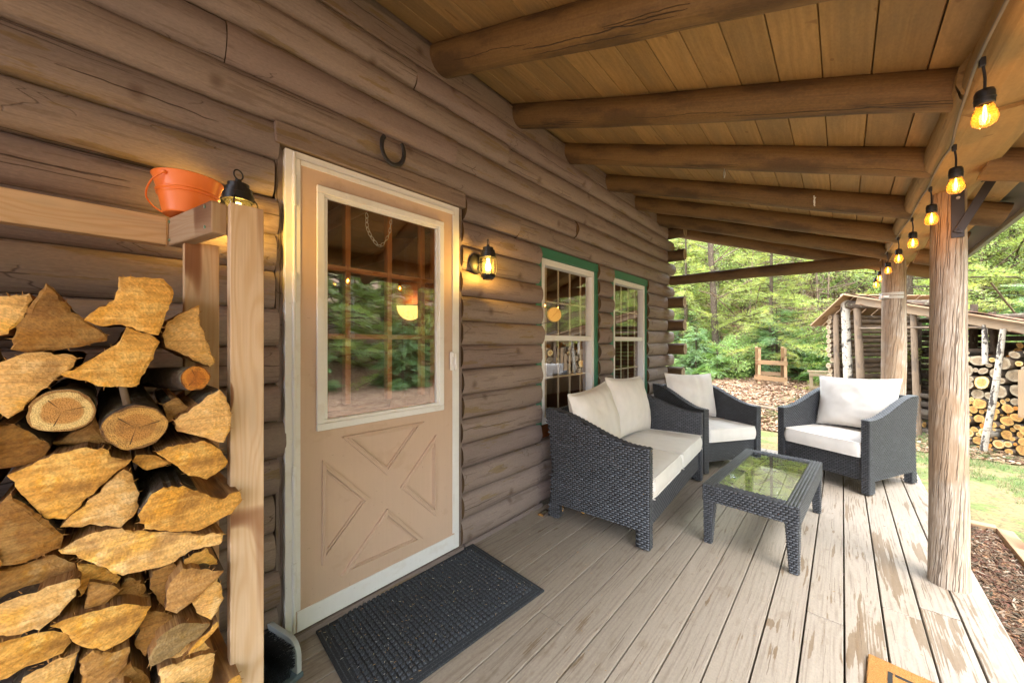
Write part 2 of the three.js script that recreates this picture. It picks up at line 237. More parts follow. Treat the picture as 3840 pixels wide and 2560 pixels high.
const M = {
  log: [1.14, 1.0, 1.22, 1.07].map((k, i) => mat({ ...T.log, bumpScale: 0.006, roughness: 0.72, color: lin(k, k * (i === 3 ? 0.96 : 1), k * (i === 1 ? 1.04 : 1)) })),
  logEnd: mat({ ...T.rafter, bumpScale: 0.004, roughness: 0.9, color: lin(0.5, 0.5, 0.52) }), stub: mat({ ...T.rafter, bumpScale: 0.004, roughness: 0.8, color: lin(0.55, 0.56, 0.6) }),
  plate: mat({ ...T.log, bumpScale: 0.005, roughness: 0.75, color: lin(1.0, 0.96, 0.92) }),
  plank: [1, 0.9, 1.08].map(k => mat({ ...T.plank, bumpScale: 0.002, roughness: 0.62, color: lin(k, k, k) })),
  rafter: [0.84, 0.74].map(k => mat({ ...T.rafter, bumpScale: 0.006, roughness: 0.68, color: lin(k, k, k) })),
  deck: [0.86, 0.81, 0.87, 0.9].map((k, i) => mat({ ...[T.deckIn, T.deckIn, T.deckMid, T.deckOut][i], bumpScale: 0.0022, roughness: 0.62, color: lin(k, k * 0.975, k * 0.95) })),
  lumber: [[1, 1, 1], [0.66, 0.64, 0.62], [1.06, 1, 0.9]].map(c => mat({ ...T.lumber, bumpScale: 0.0015, color: lin(...c) })),
  end: [[0.92, 0.86, 0.76], [0.92, 0.78, 0.44], [0.40, 0.31, 0.18], [1.06, 1.04, 0.98], [0.40, 0.42, 0.45], [0.60, 0.51, 0.41]].map(c => mat({ ...T.end, bumpScale: 0.004, roughness: 0.9, color: lin(...c) })),
  split: mat({ ...T.split, bumpScale: 0.005, roughness: 0.9 }), bark: mat({ ...T.bark, bumpScale: 0.008, roughness: 0.95 }),
  post: mat({ ...T.post, bumpScale: 0.011, roughness: 0.85 }), birch: mat({ ...T.birch, bumpScale: 0.003, color: lin(0.64, 0.61, 0.57) }), pole: mat({ ...T.pole, bumpScale: 0.004, color: lin(0.56, 0.53, 0.5) }),
  ring: [T.ringA, T.ringB, T.ringC].map(t => mat({ ...t, bumpScale: 0.004, roughness: 0.9 })), ringD: mat({ ...T.ringB, bumpScale: 0.004, roughness: 0.85, color: lin(1.15, 0.78, 0.34) }),
  beige: mat({ ...T.paint, bumpScale: 0.0006, color: lin(0.60, 0.435, 0.325), roughness: 0.5 }), white: mat({ ...T.paint, bumpScale: 0.0004, color: lin(0.80, 0.80, 0.79), roughness: 0.38 }), green: mat({ color: lin(0.035, 0.17, 0.10), roughness: 0.5 }),
  black: mat({ color: lin(0.015, 0.015, 0.016), roughness: 0.38 }), iron: mat({ color: lin(0.05, 0.05, 0.055), roughness: 0.5, metalness: 0.6 }), steel: mat({ color: lin(0.55, 0.55, 0.53), roughness: 0.35, metalness: 0.8 }),
  glass: phys({ color: 0xffffff, roughness: 0, transmission: 1, thickness: 0, ior: 3.0 }), tableGlass: phys({ color: lin(0.78, 0.86, 0.80), roughness: 0, transmission: 1, thickness: 0, ior: 2.6 }),
  wicker: mat({ color: lin(1, 1, 1), vertexColors: true, roughness: 0.36 }), core: mat({ color: lin(0.012, 0.013, 0.016), roughness: 0.7 }),
  fabric: mat({ ...T.fabric, bumpScale: 0.0006, roughness: 0.95 }), orange: mat({ color: lin(0.84, 0.19, 0.028), roughness: 0.36 }),
  wood2: mat({ ...T.wood2, bumpScale: 0.001, roughness: 0.45 }), roomWood: mat({ ...T.wood2, bumpScale: 0.002, color: lin(0.55, 0.5, 0.45), roughness: 0.6 }),
  tan: mat({ color: lin(0.6, 0.47, 0.3), roughness: 0.5 }), felt: mat({ ...T.felt, bumpScale: 0.002, roughness: 1 }), coir: mat({ ...T.coir, bumpScale: 0.004, roughness: 1 }),
  litter: mat({ ...T.litter, bumpScale: 0.02, roughness: 1 }), lawn: mat({ ...T.lawn, bumpScale: 0.02, roughness: 1 }), mulch: mat({ ...T.mulch, bumpScale: 0.02, roughness: 1 }),
};
M.grey = [[0.52, 0.46, 0.38], [0.42, 0.34, 0.24]].map(c => mat({ ...T.lumber, bumpScale: 0.002, color: lin(...c) }));
M.beam = mat({ ...T.plank, bumpScale: 0.004, roughness: 0.7, color: lin(0.92, 0.95, 0.98) }); M.feltDark = mat({ ...T.felt, color: lin(0.55, 0.55, 0.55), bumpScale: 0.002, roughness: 1 });
M.roofing = mat({ color: lin(0.12, 0.11, 0.1), roughness: 0.9 }); M.drip = mat({ color: lin(0.20, 0.23, 0.20), roughness: 0.5 });
// ---------------------------------------------------------------- the ground
const gh = (x, z) => { // the yard lies a step below the deck and climbs into a wooded bank beyond the porch end and across the yard
  const a = -0.25 + 0.45 * sst(9, 14, x - 0.1 * z), d = x - 13.5 - 0.12 * z, e = z - 9;
  return a + (d > 0 ? 0.36 * d * sst(0, 4, d) : 0) + (e > 0 ? 0.30 * e * sst(0, 3, e) : 0) + 0.05 * f3(x * 0.4, z * 0.4, 2) * sst(7, 10, hypot(x, z)) - 0.0;
};
{
  const N = 150, span = 75, g = sheet(N, N, (s, t) => { const q = (k) => { const a = k * 2 - 1; return sign(a) * (abs(a) * 0.25 + 0.75 * pow(abs(a), 2.2)) * span; }; const x = 8 + q(s), z = 2 + q(t); return [x, gh(x, z), z]; }, (s, t, p) => [p[0], p[2]]);
  structure(mesh('ground', g, M.litter));
  const lawn = sheet(70, 70, (s, t) => { const x = lerp(-1, 10.6, s), z = lerp(-1.2, 5.6, t); const e = min(s, 1 - s, t, 1 - t) * 16 + 0.9 * f3(x * 0.9, z * 0.9, 5); return [x, gh(x, z) + (e > 0.6 ? 0.006 : -0.03), z]; }, (s, t, p) => [p[0], p[2]]);
  structure(mesh('lawn', lawn, M.lawn));
}
// ---------------------------------------------------------------- deck
const DECK = structure(thing('deck', 'taupe painted plank porch deck with flaking boards along the outer edge', 'deck'));
{
  const pitch = 0.1335, r = rng(11), edge = 2.302;
  for (let k = 0; k < 18; k++) {
    const z1 = edge - k * pitch, z0 = z1 - pitch + (k < 6 ? 0.006 : 0.0042), w = z1 - z0; if (z1 < 0.02) break;
    const joints = { 1: [2.62], 2: [2.5], 4: [2.22, 4.3], 3: [4.62], 0: [3.9], 6: [1.1], 8: [3.4], 10: [0.2], 12: [2.9], 5: [-0.4], 7: [4.4] }[k] ?? [rr(-1, 1.4, r)];
    const cuts = [-3.2, ...joints, 5.24 + rr(-0.008, 0.008, r)];
    for (let i = 0; i + 1 < cuts.length; i++) {
      const L = cuts[i + 1] - cuts[i] - (i + 2 < cuts.length ? 0.003 : 0), g = box(L, 0.034, w, 0.004, 0, k * 3.1 + i * 1.7 + 0.4);
      at(g, cuts[i] + L / 2, -0.017 + rr(-0.0014, 0.0014, r), (z0 + z1) / 2, rr(-0.006, 0.006, r));
      mesh('deck_board', g, M.deck[k < 1 ? 2 : k < 4 ? 3 : k < 6 ? 2 : k % 2], DECK);
    }
  }
  mesh('rim_joist', box(8.4, 0.2, 0.035, 0.004, 0, 3), M.lumber[1], DECK).position.set(1.0, -0.14, 2.255);
  mesh('rim_joist', box(0.035, 0.2, 2.2, 0.004, 2, 5), M.lumber[1], DECK).position.set(5.19, -0.14, 1.13);
  for (const x of [-2.6, -0.8, 1, 2.8, 4.6]) mesh('joist', box(0.04, 0.15, 2.2, 0.003, 2, x), M.lumber[1], DECK).position.set(x, -0.12, 1.13);
}
// ---------------------------------------------------------------- log cabin
const CABIN = thing('log_cabin', 'brown painted log cabin wall with beige storm door and green trimmed windows', 'cabin');
const Y0 = 0.021, LH = 0.1547;
function wallLog(x0, x1, k, o = {}) {
  const { bulge = 0.052, seed = k * 7.7 + x0 * 3.3, h = LH, dy = 0, dz = 0, my } = o, L = x1 - x0, nx = max(4, min(46, floor(L / 0.09))), np = 11, y0 = Y0 + k * LH + dy, p = [], uv = [], ix = [];
  const pt = (x, th) => {
    const e = (1 + 0.05 * f3(x * 1.6 + seed, 1, 4)), b = bulge * (1 + 0.20 * f3(x * 1.3 + seed * 2, cos(th), 7) + 0.10 * f3(x * 6 + seed, cos(th) * 3, 2));
    return [x, y0 + h / 2 - (h / 2 + 0.004) * cos(th) * e + 0.006 * n3(x * 0.9, seed, 1), dz - 0.045 + (b + 0.045) * pow(sin(th), 0.46)];
  };
  for (let i = 0; i <= nx; i++) for (let j = 0; j <= np; j++) { const x = x0 + L * i / nx, q = pt(x, j / np * PI); p.push(...q); uv.push(x + seed * 0.713, j / np * 0.22 + (seed * 0.377) % 1); }
  for (let i = 0; i < nx; i++) for (let j = 0; j < np; j++) { const a = i * (np + 1) + j, b = a + 1, c = a + np + 1, d = c + 1; ix.push(a, c, d, a, d, b); }
  const nS = ix.length;
  for (const e of [0, 1]) { const b0 = p.length / 3, x = e ? x1 : x0; p.push(x, y0 + h / 2, dz - 0.02); uv.push(0.1, 0.1); for (let j = 0; j <= np; j++) { const q = pt(x, j / np * PI); p.push(...q); uv.push(q[1], q[2]); } for (let j = 0; j < np; j++) e ? ix.push(b0, b0 + 2 + j, b0 + 1 + j) : ix.push(b0, b0 + 1 + j, b0 + 2 + j); }
  const g = geo(p, uv, ix); g.addGroup(0, nS, 0); g.addGroup(nS, ix.length - nS, 1);
  mesh('wall_log', g, [my ?? M.log[floor(abs(seed * 13.7)) % 4], M.logEnd], CABIN);
}
{
  const r = rng(23), jx = () => rr(-0.022, 0.022, r);
  for (let k = 0; k < 18; k++) {
    if (k < 14) {
      wallLog(-3.2, rr(-1.1, -0.4, r), k); const c = rr(-0.5, -0.3, r);
      wallLog(c - 0.35, 0.452 + (k === 5 ? 0.03 : jx() * 0.5), k, { dz: 0.0012 });
    }
    if (k < 13) wallLog(1.44 + jx() * 0.3, 2.225 + (k === 8 ? 0.035 : jx()), k);
    if (k < 13) { if (k > 2) { wallLog(3.14 + jx() * 0.4, 3.42 + jx(), k, { seed: k * 3.3 + 1 }); wallLog(4.33 + jx() * 0.5, 5.0 + (k % 2 ? 0.0 : 0.21), k, { seed: k * 2.9 + 4 }); } else wallLog(2.2, 5.0 + (k % 2 ? 0 : 0.21), k, { dz: -0.006 }); }
    else {
      const e = 5.0 + (k % 2 ? 0 : 0.21);
      if (k === 13) { wallLog(1.455, 1.96, k, { bulge: 0.066 }); wallLog(1.963, e, k, { bulge: 0.056 }); }
      else if (k === 14) { wallLog(-3.2, -0.62, k, { bulge: 0.058 }); wallLog(-0.617, 2.72, k); wallLog(2.724, e, k, { bulge: 0.07 }); }
      else if (k === 15) { wallLog(-3.2, 0.28, k, { bulge: 0.07 }); wallLog(0.283, 1.375, k, { bulge: 0.075 }); wallLog(1.378, e, k, { bulge: 0.055 }); }
      else if (k === 16) { wallLog(-3.2, 0.10, k); wallLog(0.103, 1.83, k, { bulge: 0.078 }); wallLog(1.833, e, k, { bulge: 0.055 }); }
      else { wallLog(-3.2, 1.1, k, { bulge: 0.066 }); wallLog(1.103, 2.95, k, { bulge: 0.07 }); wallLog(2.953, e, k, { bulge: 0.056 }); }
    }
  }
  // flat plate boards under the rafters, the bottom sill, and the solid wall behind the logs
  mesh('wall_plate', at(box(8.6, 0.145, 0.05, 0.006, 0, 2), 0.9, 2.875, 0.022, 0, 0, -0.006), M.plate, CABIN);
  mesh('wall_plate', at(box(8.6, 0.13, 0.03, 0.004, 0, 4), 0.9, 2.985, -0.005, 0, 0, -0.012), M.log[1], CABIN);
  const wb = (x0, x1, y0, y1) => mesh('wall_core', at(box(x1 - x0, y1 - y0, 0.13, 0, 0, x0), (x0 + x1) / 2, (y0 + y1) / 2, -0.115), M.roomWood, CABIN);
  wb(-3.2, 0.46, -0.2, 3.05); wb(0.46, 1.44, 2.11, 3.05); wb(0.46, 1.44, -0.2, 0.03); wb(1.44, 2.225, -0.2, 3.05); wb(2.225, 3.135, -0.2, 0.62); wb(2.225, 3.135, 2.0, 3.05); wb(3.135, 3.435, -0.2, 3.05); wb(3.435, 4.335, -0.2, 0.62); wb(3.435, 4.335, 2.0, 3.05); wb(4.335, 4.95, -0.2, 3.05);
  // gable wall at the porch end: cross logs whose sawn stubs stick out past the corner
  for (let k = 0; k < 19; k++) if (k % 2 === 1) {
    const y = Y0 + (k + 0.5) * LH, out = k === 13 ? 0.03 : 0.235 + rr(-0.015, 0.02, r);
    mesh('corner_stub', pole([5.03, y, -2.2], [5.03, y, out], 0.075, 0.075, { bump: 0.04, seed: k, seg: 14, rings: 16 }), [M.stub, M.ring[2]], CABIN);
  } else mesh('gable_log', pole([5.03, Y0 + (k + 0.5) * LH, -5], [5.03, Y0 + (k + 0.5) * LH, -0.06], 0.075, 0.075, { bump: 0.04, seed: k, seg: 12, rings: 10 }), [M.log[k % 4], M.logEnd], CABIN);
  mesh('gable_core', at(box(0.1, 3.2, 5, 0, 1), 4.93, 1.4, -2.6), M.roomWood, CABIN);
  // the room behind
  mesh('room_floor', at(box(8.3, 0.06, 4.9, 0, 0, 1), 0.85, 0.0, -2.6), M.roomWood, CABIN);
  mesh('room_ceiling', at(box(8.3, 0.06, 5.0, 0, 0, 2), 0.85, 2.62, -2.6), M.roomWood, CABIN);
  mesh('room_wall', at(box(8.3, 3.2, 0.1, 0, 0, 3), 0.85, 1.4, -5.05), M.roomWood, CABIN);
  mesh('room_wall', at(box(0.1, 3.2, 5, 0, 2, 5), -3.25, 1.4, -2.6), M.roomWood, CABIN);
  for (const x of [0.4, 1.5, 2.6, 3.7]) mesh('ceiling_beam', pole([x, 2.52, -5], [x, 2.52, -0.2], 0.08, 0.08, { seed: x, rings: 8 }), M.wood2, CABIN);
  mesh('sill_board', at(box(0.78, 0.03, 0.05, 0.004, 0, 8), 1.85, 0.012, 0.02), M.log[1], CABIN);
}
// storm door with the wooden entry door behind it
{
  const d = new THREE.Group(); d.name = 'storm_door'; CABIN.add(d); d.userData.label = 'beige storm door with white frame and triangle mouldings';
  const put = (n, g, m) => mesh(n, g, m, d), Z0 = 0.03, X0 = 0.478, X1 = 1.406, top = 2.088, bot = 0.04;
  const fr = (x0, x1, y0, y1, z0, z1, m, n, r = 0.003) => put(n, at(box(x1 - x0, y1 - y0, z1 - z0, r, y1 - y0 > x1 - x0 ? 1 : 0, x0 + y0), (x0 + x1) / 2, (y0 + y1) / 2, (z0 + z1) / 2), m);
  fr(0.452, X0 + 0.0, -0.0, 2.1, -0.06, 0.02, M.log[1], 'jamb'); fr(X1 + 0.006, 1.445, 0.0, 2.1, -0.06, 0.03, M.log[1], 'jamb');
  fr(0.44, 1.452, 2.094, 2.185, -0.05, 0.062, M.plate, 'header', 0.008); fr(0.46, 1.44, -0.02, 0.036, -0.1, 0.058, M.log[1], 'threshold', 0.006);
  fr(X0, X0 + 0.036, bot, top, 0.0, 0.05, M.white, 'frame_strip'); fr(X1 - 0.036, X1, bot, top, 0.0, 0.05, M.white, 'frame_strip'); fr(X0 + 0.036, X1 - 0.036, top - 0.03, top, 0.0, 0.05, M.white, 'frame_strip');
  for (let k = 0; k < 5; k++) put('hinge', at(new THREE.CylinderGeometry(0.0085, 0.0085, 0.13, 10), 0.511, 0.28 + k * 0.41, 0.056), M.white);
  put('hinge_rod', at(new THREE.CylinderGeometry(0.006, 0.006, top - bot - 0.02, 8), 0.511, (top + bot) / 2, 0.054), M.white);
  // slab with an opening for the window
  const SX0 = 0.517, SX1 = 1.368, SY0 = 0.045, SY1 = 2.055, GX0 = 0.597, GX1 = 1.282, GY0 = 0.885, GY1 = 1.968, zf = 0.052;
  const s = new THREE.Shape([[SX0, SY0], [SX1, SY0], [SX1, SY1], [SX0, SY1]].map(q => new THREE.Vector2(...q))); s.holes.push(new THREE.Path([[GX0 + 0.03, GY0 + 0.03], [GX0 + 0.03, GY1 - 0.03], [GX1 - 0.03, GY1 - 0.03], [GX1 - 0.03, GY0 + 0.03]].map(q => new THREE.Vector2(...q))));
  put('slab', new THREE.ExtrudeGeometry(s, { depth: 0.034, bevelEnabled: true, bevelSize: 0.0015, bevelThickness: 0.0015, bevelSegments: 1 }).translate(0, 0, zf - 0.036), M.beige);
  fr(SX0 + 0.004, SX1 - 0.004, SY0 + 0.002, 0.132, zf, zf + 0.006, M.white, 'kick_plate', 0.002);
  fr(SX0 - 0.001, SX0 + 0.018, SY0 + 0.09, SY1, zf, zf + 0.004, M.white, 'edge_trim', 0.0015); fr(SX0 + 0.02, SX1 - 0.004, SY1 - 0.022, SY1, zf, zf + 0.004, M.white, 'edge_trim', 0.0015); fr(SX1 - 0.016, SX1 - 0.0005, 0.14, SY1 - 0.024, zf, zf + 0.004, M.white, 'edge_trim', 0.0015);
  const w = 0.032, ring = (x0, x1, y0, y1, ww, z0, z1) => { fr(x0, x1, y1 - ww, y1, z0, z1, M.white, 'window_frame', 0.004); fr(x0, x1, y0, y0 + ww, z0, z1, M.white, 'window_frame', 0.004); fr(x0, x0 + ww, y0 + ww, y1 - ww, z0, z1, M.white, 'window_frame', 0.004); fr(x1 - ww, x1, y0 + ww, y1 - ww, z0, z1, M.white, 'window_frame', 0.004); };
  ring(GX0, GX1, GY0, GY1, w, zf + 0.001, zf + 0.016); ring(GX0 + w - 0.002, GX1 - w + 0.002, GY0 + w - 0.002, GY1 - w + 0.002, 0.017, zf - 0.012, zf + 0.009);
  put('pane', new THREE.PlaneGeometry(GX1 - GX0 - 0.09, GY1 - GY0 - 0.09).translate((GX0 + GX1) / 2, (GY0 + GY1) / 2, zf - 0.004), M.glass);
  // four raised triangles with a stepped moulding
  const tri = (pts) => { const c = [(pts[0][0] + pts[1][0] + pts[2][0]) / 3, (pts[0][1] + pts[1][1] + pts[2][1]) / 3], sc = (k) => pts.map(q => new THREE.Vector2(lerp(c[0], q[0], k), lerp(c[1], q[1], k))); const gs = []; for (const [a, b, h] of [[1, 0.93, 0.010], [0.905, 0.84, 0.014], [0.79, 0.75, 0.008]]) { const sh = new THREE.Shape(sc(a)); sh.holes.push(new THREE.Path(sc(b).reverse())); gs.push(new THREE.ExtrudeGeometry(sh, { depth: h, bevelEnabled: true, bevelSize: 0.0022, bevelThickness: 0.0022, bevelSegments: 2 }).translate(0, 0, zf)); } put('triangle_moulding', merge(gs), M.beige); };
  const tp = (a) => a.map(([x, y]) => { const q = onZ(x, y, zf); return [q.x, q.y]; });
  tri(tp([[1282, 1638], [1586, 1582], [1450, 1778]])); tri(tp([[1632, 1632], [1632, 1932], [1502, 1826]])); tri(tp([[1450, 1908], [1582, 2018], [1278, 2156]])); tri(tp([[1208, 1726], [1384, 1868], [1206, 2116]]));
  const h = put('handle', merge([at(box(0.03, 0.11, 0.012, 0.004, 1), 1.342, 1.165, zf + 0.012), at(box(0.014, 0.1, 0.02, 0.005, 1), 1.354, 1.16, zf + 0.03), at(box(0.02, 0.03, 0.03, 0.004, 1), 1.342, 1.20, zf + 0.02)]), M.white);
  // chain of the closer hanging inside the glass
  const ch = new THREE.CatmullRomCurve3([V(0.838, 1.90, 0.03), V(0.845, 1.83, 0.03), V(0.905, 1.765, 0.03), V(0.955, 1.83, 0.03), V(0.968, 1.90, 0.03)]), N = 15, lk = [];
  for (let i = 0; i < N; i++) { const q = ch.getPointAt(i / (N - 1)), t = ch.getTangentAt(i / (N - 1)); const g = new THREE.TorusGeometry(0.0085, 0.0017, 5, 10); g.scale(1.55, 0.8, 1); g.rotateX(i % 2 ? 1.2 : 0.2); g.rotateZ(Math.atan2(t.y, t.x)); g.translate(q.x, q.y, q.z); lk.push(g); }
  put('chain', merge(lk), M.steel);
  // entry door behind: varnished stiles, rails and glazing bars
  const e = new THREE.Group(); e.name = 'entry_door'; CABIN.add(e); e.userData.label = 'varnished wooden entry door with nine panes behind the storm door';
  const ep = (n, x0, x1, y0, y1, m = M.wood2, z0 = -0.135, z1 = -0.095) => mesh(n, at(box(x1 - x0, y1 - y0, z1 - z0, 0.003, y1 - y0 > x1 - x0 ? 1 : 0, x0 * 3 + y0), (x0 + x1) / 2, (y0 + y1) / 2, (z0 + z1) / 2), m, e);
  ep('stile', 0.49, 0.60, 0.05, 2.07); ep('stile', 1.325, 1.43, 0.05, 2.07); ep('rail', 0.60, 1.325, 1.985, 2.07); ep('rail', 0.60, 1.325, 0.80, 0.90); ep('panel', 0.60, 1.325, 0.05, 0.84, M.wood2, -0.13, -0.105);
  for (const x of [0.80, 1.03, 1.245]) ep('glazing_bar', x - 0.014, x + 0.014, 0.96, 1.985, M.wood2, -0.13, -0.092);
  for (const y of [1.305, 1.645]) ep('glazing_bar', 0.60, 1.325, y - 0.013, y + 0.013, M.wood2, -0.128, -0.094);
  mesh('pane', new THREE.PlaneGeometry(0.725, 1.02).translate(0.9625, 1.472, -0.115), M.glass2 = phys({ color: 0xffffff, roughness: 0, transmission: 1, thickness: 0, ior: 1.45 }), e);
}
// the two sash windows
for (const [wi, x0, x1] of [[0, 2.225, 3.135], [1, 3.435, 4.335]]) {
  const wdw = new THREE.Group(); wdw.name = 'sash_window'; CABIN.add(wdw);
  const put = (n, a, b, c, d, z0, z1, m, r = 0.003) => mesh(n, at(box(b - a, d - c, z1 - z0, r, d - c > b - a ? 1 : 0, a * 5 + c), (a + b) / 2, (c + d) / 2, (z0 + z1) / 2), m, wdw);
  const yb = 0.62, yt = 2.005;
  put('green_trim', x0 - 0.03, x0 + 0.035, yb, yt - 0.06, -0.05, 0.022, M.green); put('green_trim', x1 - 0.045, x1 + 0.02, yb, yt - 0.06, -0.05, 0.022, M.green); put('green_trim', x0 - 0.03, x1 + 0.02, yt - 0.06, yt + 0.015, -0.05, 0.03, M.green);
  const a = x0 + 0.036, b = x1 - 0.046, t = yt - 0.062;
  put('frame', a, a + 0.05, yb, t, -0.06, 0.012, M.white); put('frame', b - 0.04, b, yb, t, -0.06, 0.012, M.white); put('frame', a + 0.05, b - 0.04, t - 0.05, t, -0.06, 0.012, M.white); put('frame', a + 0.05, b - 0.04, yb, yb + 0.05, -0.06, 0.012, M.white);
  put('meeting_rail', a + 0.05, b - 0.04, 1.285, 1.33, -0.05, 0.0, M.white);
  mesh('pane', new THREE.PlaneGeometry(b - a - 0.09, t - 1.38).translate((a + b) / 2 + 0.005, (t - 0.05 + 1.33) / 2, -0.024), M.glass, wdw);
  mesh('pane', new THREE.PlaneGeometry(b - a - 0.09, 0.615).translate((a + b) / 2 + 0.005, 0.9775, -0.04), M.glass, wdw);
  for (const [q0, q1] of [[yb + 0.05, 1.285], [1.33, t - 0.05]]) { for (let i = 1; i < 5; i++) { const x = lerp(a + 0.05, b - 0.04, (i - 0.45) / 4.1); put('glazing_bar', x - 0.007, x + 0.007, q0, q1, -0.062, -0.05, M.tan, 0.002); } const y = (q0 + q1) / 2; put('glazing_bar', a + 0.05, b - 0.04, y - 0.007, y + 0.007, -0.064, -0.051, M.tan, 0.002); }
}
// ---------------------------------------------------------------- porch roof, beam, posts
const yc = (x, z) => 3.03 - 0.025 * x - 0.373 * z;
const ROOF = thing('porch_roof', 'stained wood porch roof of planks on round log rafters', 'roof');
{
  const r = rng(31), zs = []; for (let z = 0.005; z < 2.46; z += 0.1405) zs.push(z + 0.02);
  for (let i = 0; i + 1 < zs.length; i++) {
    const z0 = zs[i], z1 = zs[i + 1] - 0.005, cut = rr(0.2, 4.6, r), xs = i % 3 ? [-3.2, 5.55] : [-3.2, cut, 5.55];
    for (let k = 0; k + 1 < xs.length; k++) {
      const A = V(xs[k] + 0.002, yc(xs[k], (z0 + z1) / 2) + 0.009, (z0 + z1) / 2), B = V(xs[k + 1] - 0.002, yc(xs[k + 1], (z0 + z1) / 2) + 0.009, (z0 + z1) / 2), n = V(0, 1, 0.373).normalize();
      const g = box(A.distanceTo(B), 0.018, (z1 - z0) * 1.075, 0.003, 0, i * 2.3 + k); g.applyMatrix4(frameX(A, B, n)); mesh('ceiling_plank', g, M.plank[i % 3], ROOF);
    }
  }
  const roofSheet = (y, th, x0, x1, z0, z1, n, m) => { const A = V(x0, yc(x0, (z0 + z1) / 2) + y, (z0 + z1) / 2), B = V(x1, yc(x1, (z0 + z1) / 2) + y, (z0 + z1) / 2); mesh(n, box(A.distanceTo(B), th, (z1 - z0) * 1.0752, 0.003, 0).applyMatrix4(frameX(A, B, V(0, 1, 0.373).normalize())), m, ROOF); };
  roofSheet(0.045, 0.02, -3.3, 5.6, -0.3, 2.54, 'roof_covering', M.roofing);
  roofSheet(0.02, 0.07, -3.3, 5.6, 2.515, 2.535, 'drip_edge', M.drip);
  // main roof over the cabin rises behind
  mesh('upper_roof', at(box(9.0, 0.08, 5.4, 0), 1.0, 4.05, -2.75, 0.36), M.roofing, ROOF);
  [[-2.8], [-2.12], [-1.44], [-0.76], [-0.08], [0.6], [1.285], [1.97], [2.615], [3.33], [4.0], [4.66], [5.28]].forEach(([x], i) => {
    const z1 = 2.43 + rr(-0.03, 0.03, r), R0 = i === 6 ? 0.086 : 0.080, ax = (z, d) => [x + 0.004 * z, yc(x, z) - d, z];
    mesh('rafter', pole(ax(0.02, 0.066), ax(2.10, 0.055), R0, R0 * 0.86, { bump: 0.055, seed: i * 5.3 + 1, seg: 18, rings: 30 }), [M.rafter[i % 2], M.ring[2]], ROOF);
    mesh('rafter_tail', pole(ax(2.24, 0.055), ax(z1, 0.055), R0 * 0.86, R0 * 0.82, { bump: 0.04, seed: i * 5.3 + 1.5, seg: 18, rings: 5 }), [M.rafter[i % 2], M.ring[2]], ROOF);
  });
  // eave beam in two lengths: sawn flat below, waney on the inner side
  const prof = (o) => [[2.075, 2.215], [2.046, 2.17], [2.04, 2.12], [2.052, 2.082], [2.08, 2.062], [2.13, 2.058], [2.22, 2.06], [2.27, 2.068], [2.278, 2.11], [2.275, 2.16]].map(q => [q[0] + o[0], q[1] + o[1]]);
  for (const [x0, x1, o, s] of [[-3.2, 1.99, [0.012, -0.012], 3], [1.86, 5.5, [0, 0.0], 8]]) {
    const pr = prof(o), n = pr.length, nx = 50;
    const g = sheet(nx, n - 1, (a, b) => { const x = lerp(x0 + (s > 5 ? 0.1 * b : 0), x1 - (s < 5 ? 0.13 * b : 0), a), q = pr[min(n - 1, Math.round(b * (n - 1)))], w = 0.010 * f3(x * 1.5 + s, b * 2, s) + 0.004 * f3(x * 8, b * 4, s); return [x, q[1] + w * 0.5 - 0.004 * x + 0.01, q[0] + w * (b < 0.5 ? 1.3 : 0.3)]; }, (a, b, p) => [p[0] + s, b * 0.5]);
    const cap = (x, e) => { const b0 = new THREE.Shape(pr.map(q => new THREE.Vector2(q[0], q[1] - 0.004 * x + 0.01))), c = new THREE.ShapeGeometry(b0); c.rotateY(-PI / 2); c.translate(x, 0, 0); return c; };
    mesh('eave_beam', merge([g, cap(x0, 0), cap(x1, 1)]), M.beam, ROOF);
  }
  mesh('tie_beam', pole([5.06, 2.10, 0.05], [5.04, 2.065, 2.05], 0.062, 0.068, { bump: 0.05, seed: 77, seg: 14 }), [M.stub, M.logEnd], ROOF);
}
// cedar posts
function cedarPost(x, z, topY, pts, label) {
  const t = thing('porch_post', label, 'post', [x, 0, z]), seg = 40, nr = 60, p = [], uv = [], ix = [];
  for (let i = 0; i <= nr; i++) { const y = i / nr * topY, rb = pts(y); for (let k = 0; k <= seg; k++) { const th = (k % seg) / seg * 2 * PI, rr_ = rb * (1 + 0.05 * f3(y * 1.5 + x, cos(th) * 1.5, sin(th) * 1.5) + 0.03 * f3(y * 3 + x, cos(th + y * 0.5) * 7, sin(th + y * 0.5) * 7)); p.push(cos(th) * rr_ + 0.012 * n3(y * 0.8, x, 3), y, sin(th) * rr_ + 0.012 * n3(y * 0.8, x, 8)); uv.push(y + x, k / seg * 2 * PI * 0.08 + y * 0.06); } }
  for (let i = 0; i < nr; i++) for (let k = 0; k < seg; k++) { const q = i * (seg + 1) + k; ix.push(q, q + seg + 2, q + 1, q, q + seg + 1, q + seg + 2); }
  mesh('shaft', geo(p, uv, ix), M.post, t);
  return t;
}
const P1 = cedarPost(2.96, 2.178, 2.07, y => 0.0625 + 0.009 * (1 - y / 2.07) + 0.004 * pow(max(0, 1 - y / 0.3), 2), 'weathered cedar log post with black metal bracket at its top');
const P2 = cedarPost(5.06, 2.12, 2.065, y => 0.083 + 0.006 * (1 - y / 2.07), 'weathered cedar log post wrapped with a white ratchet strap');
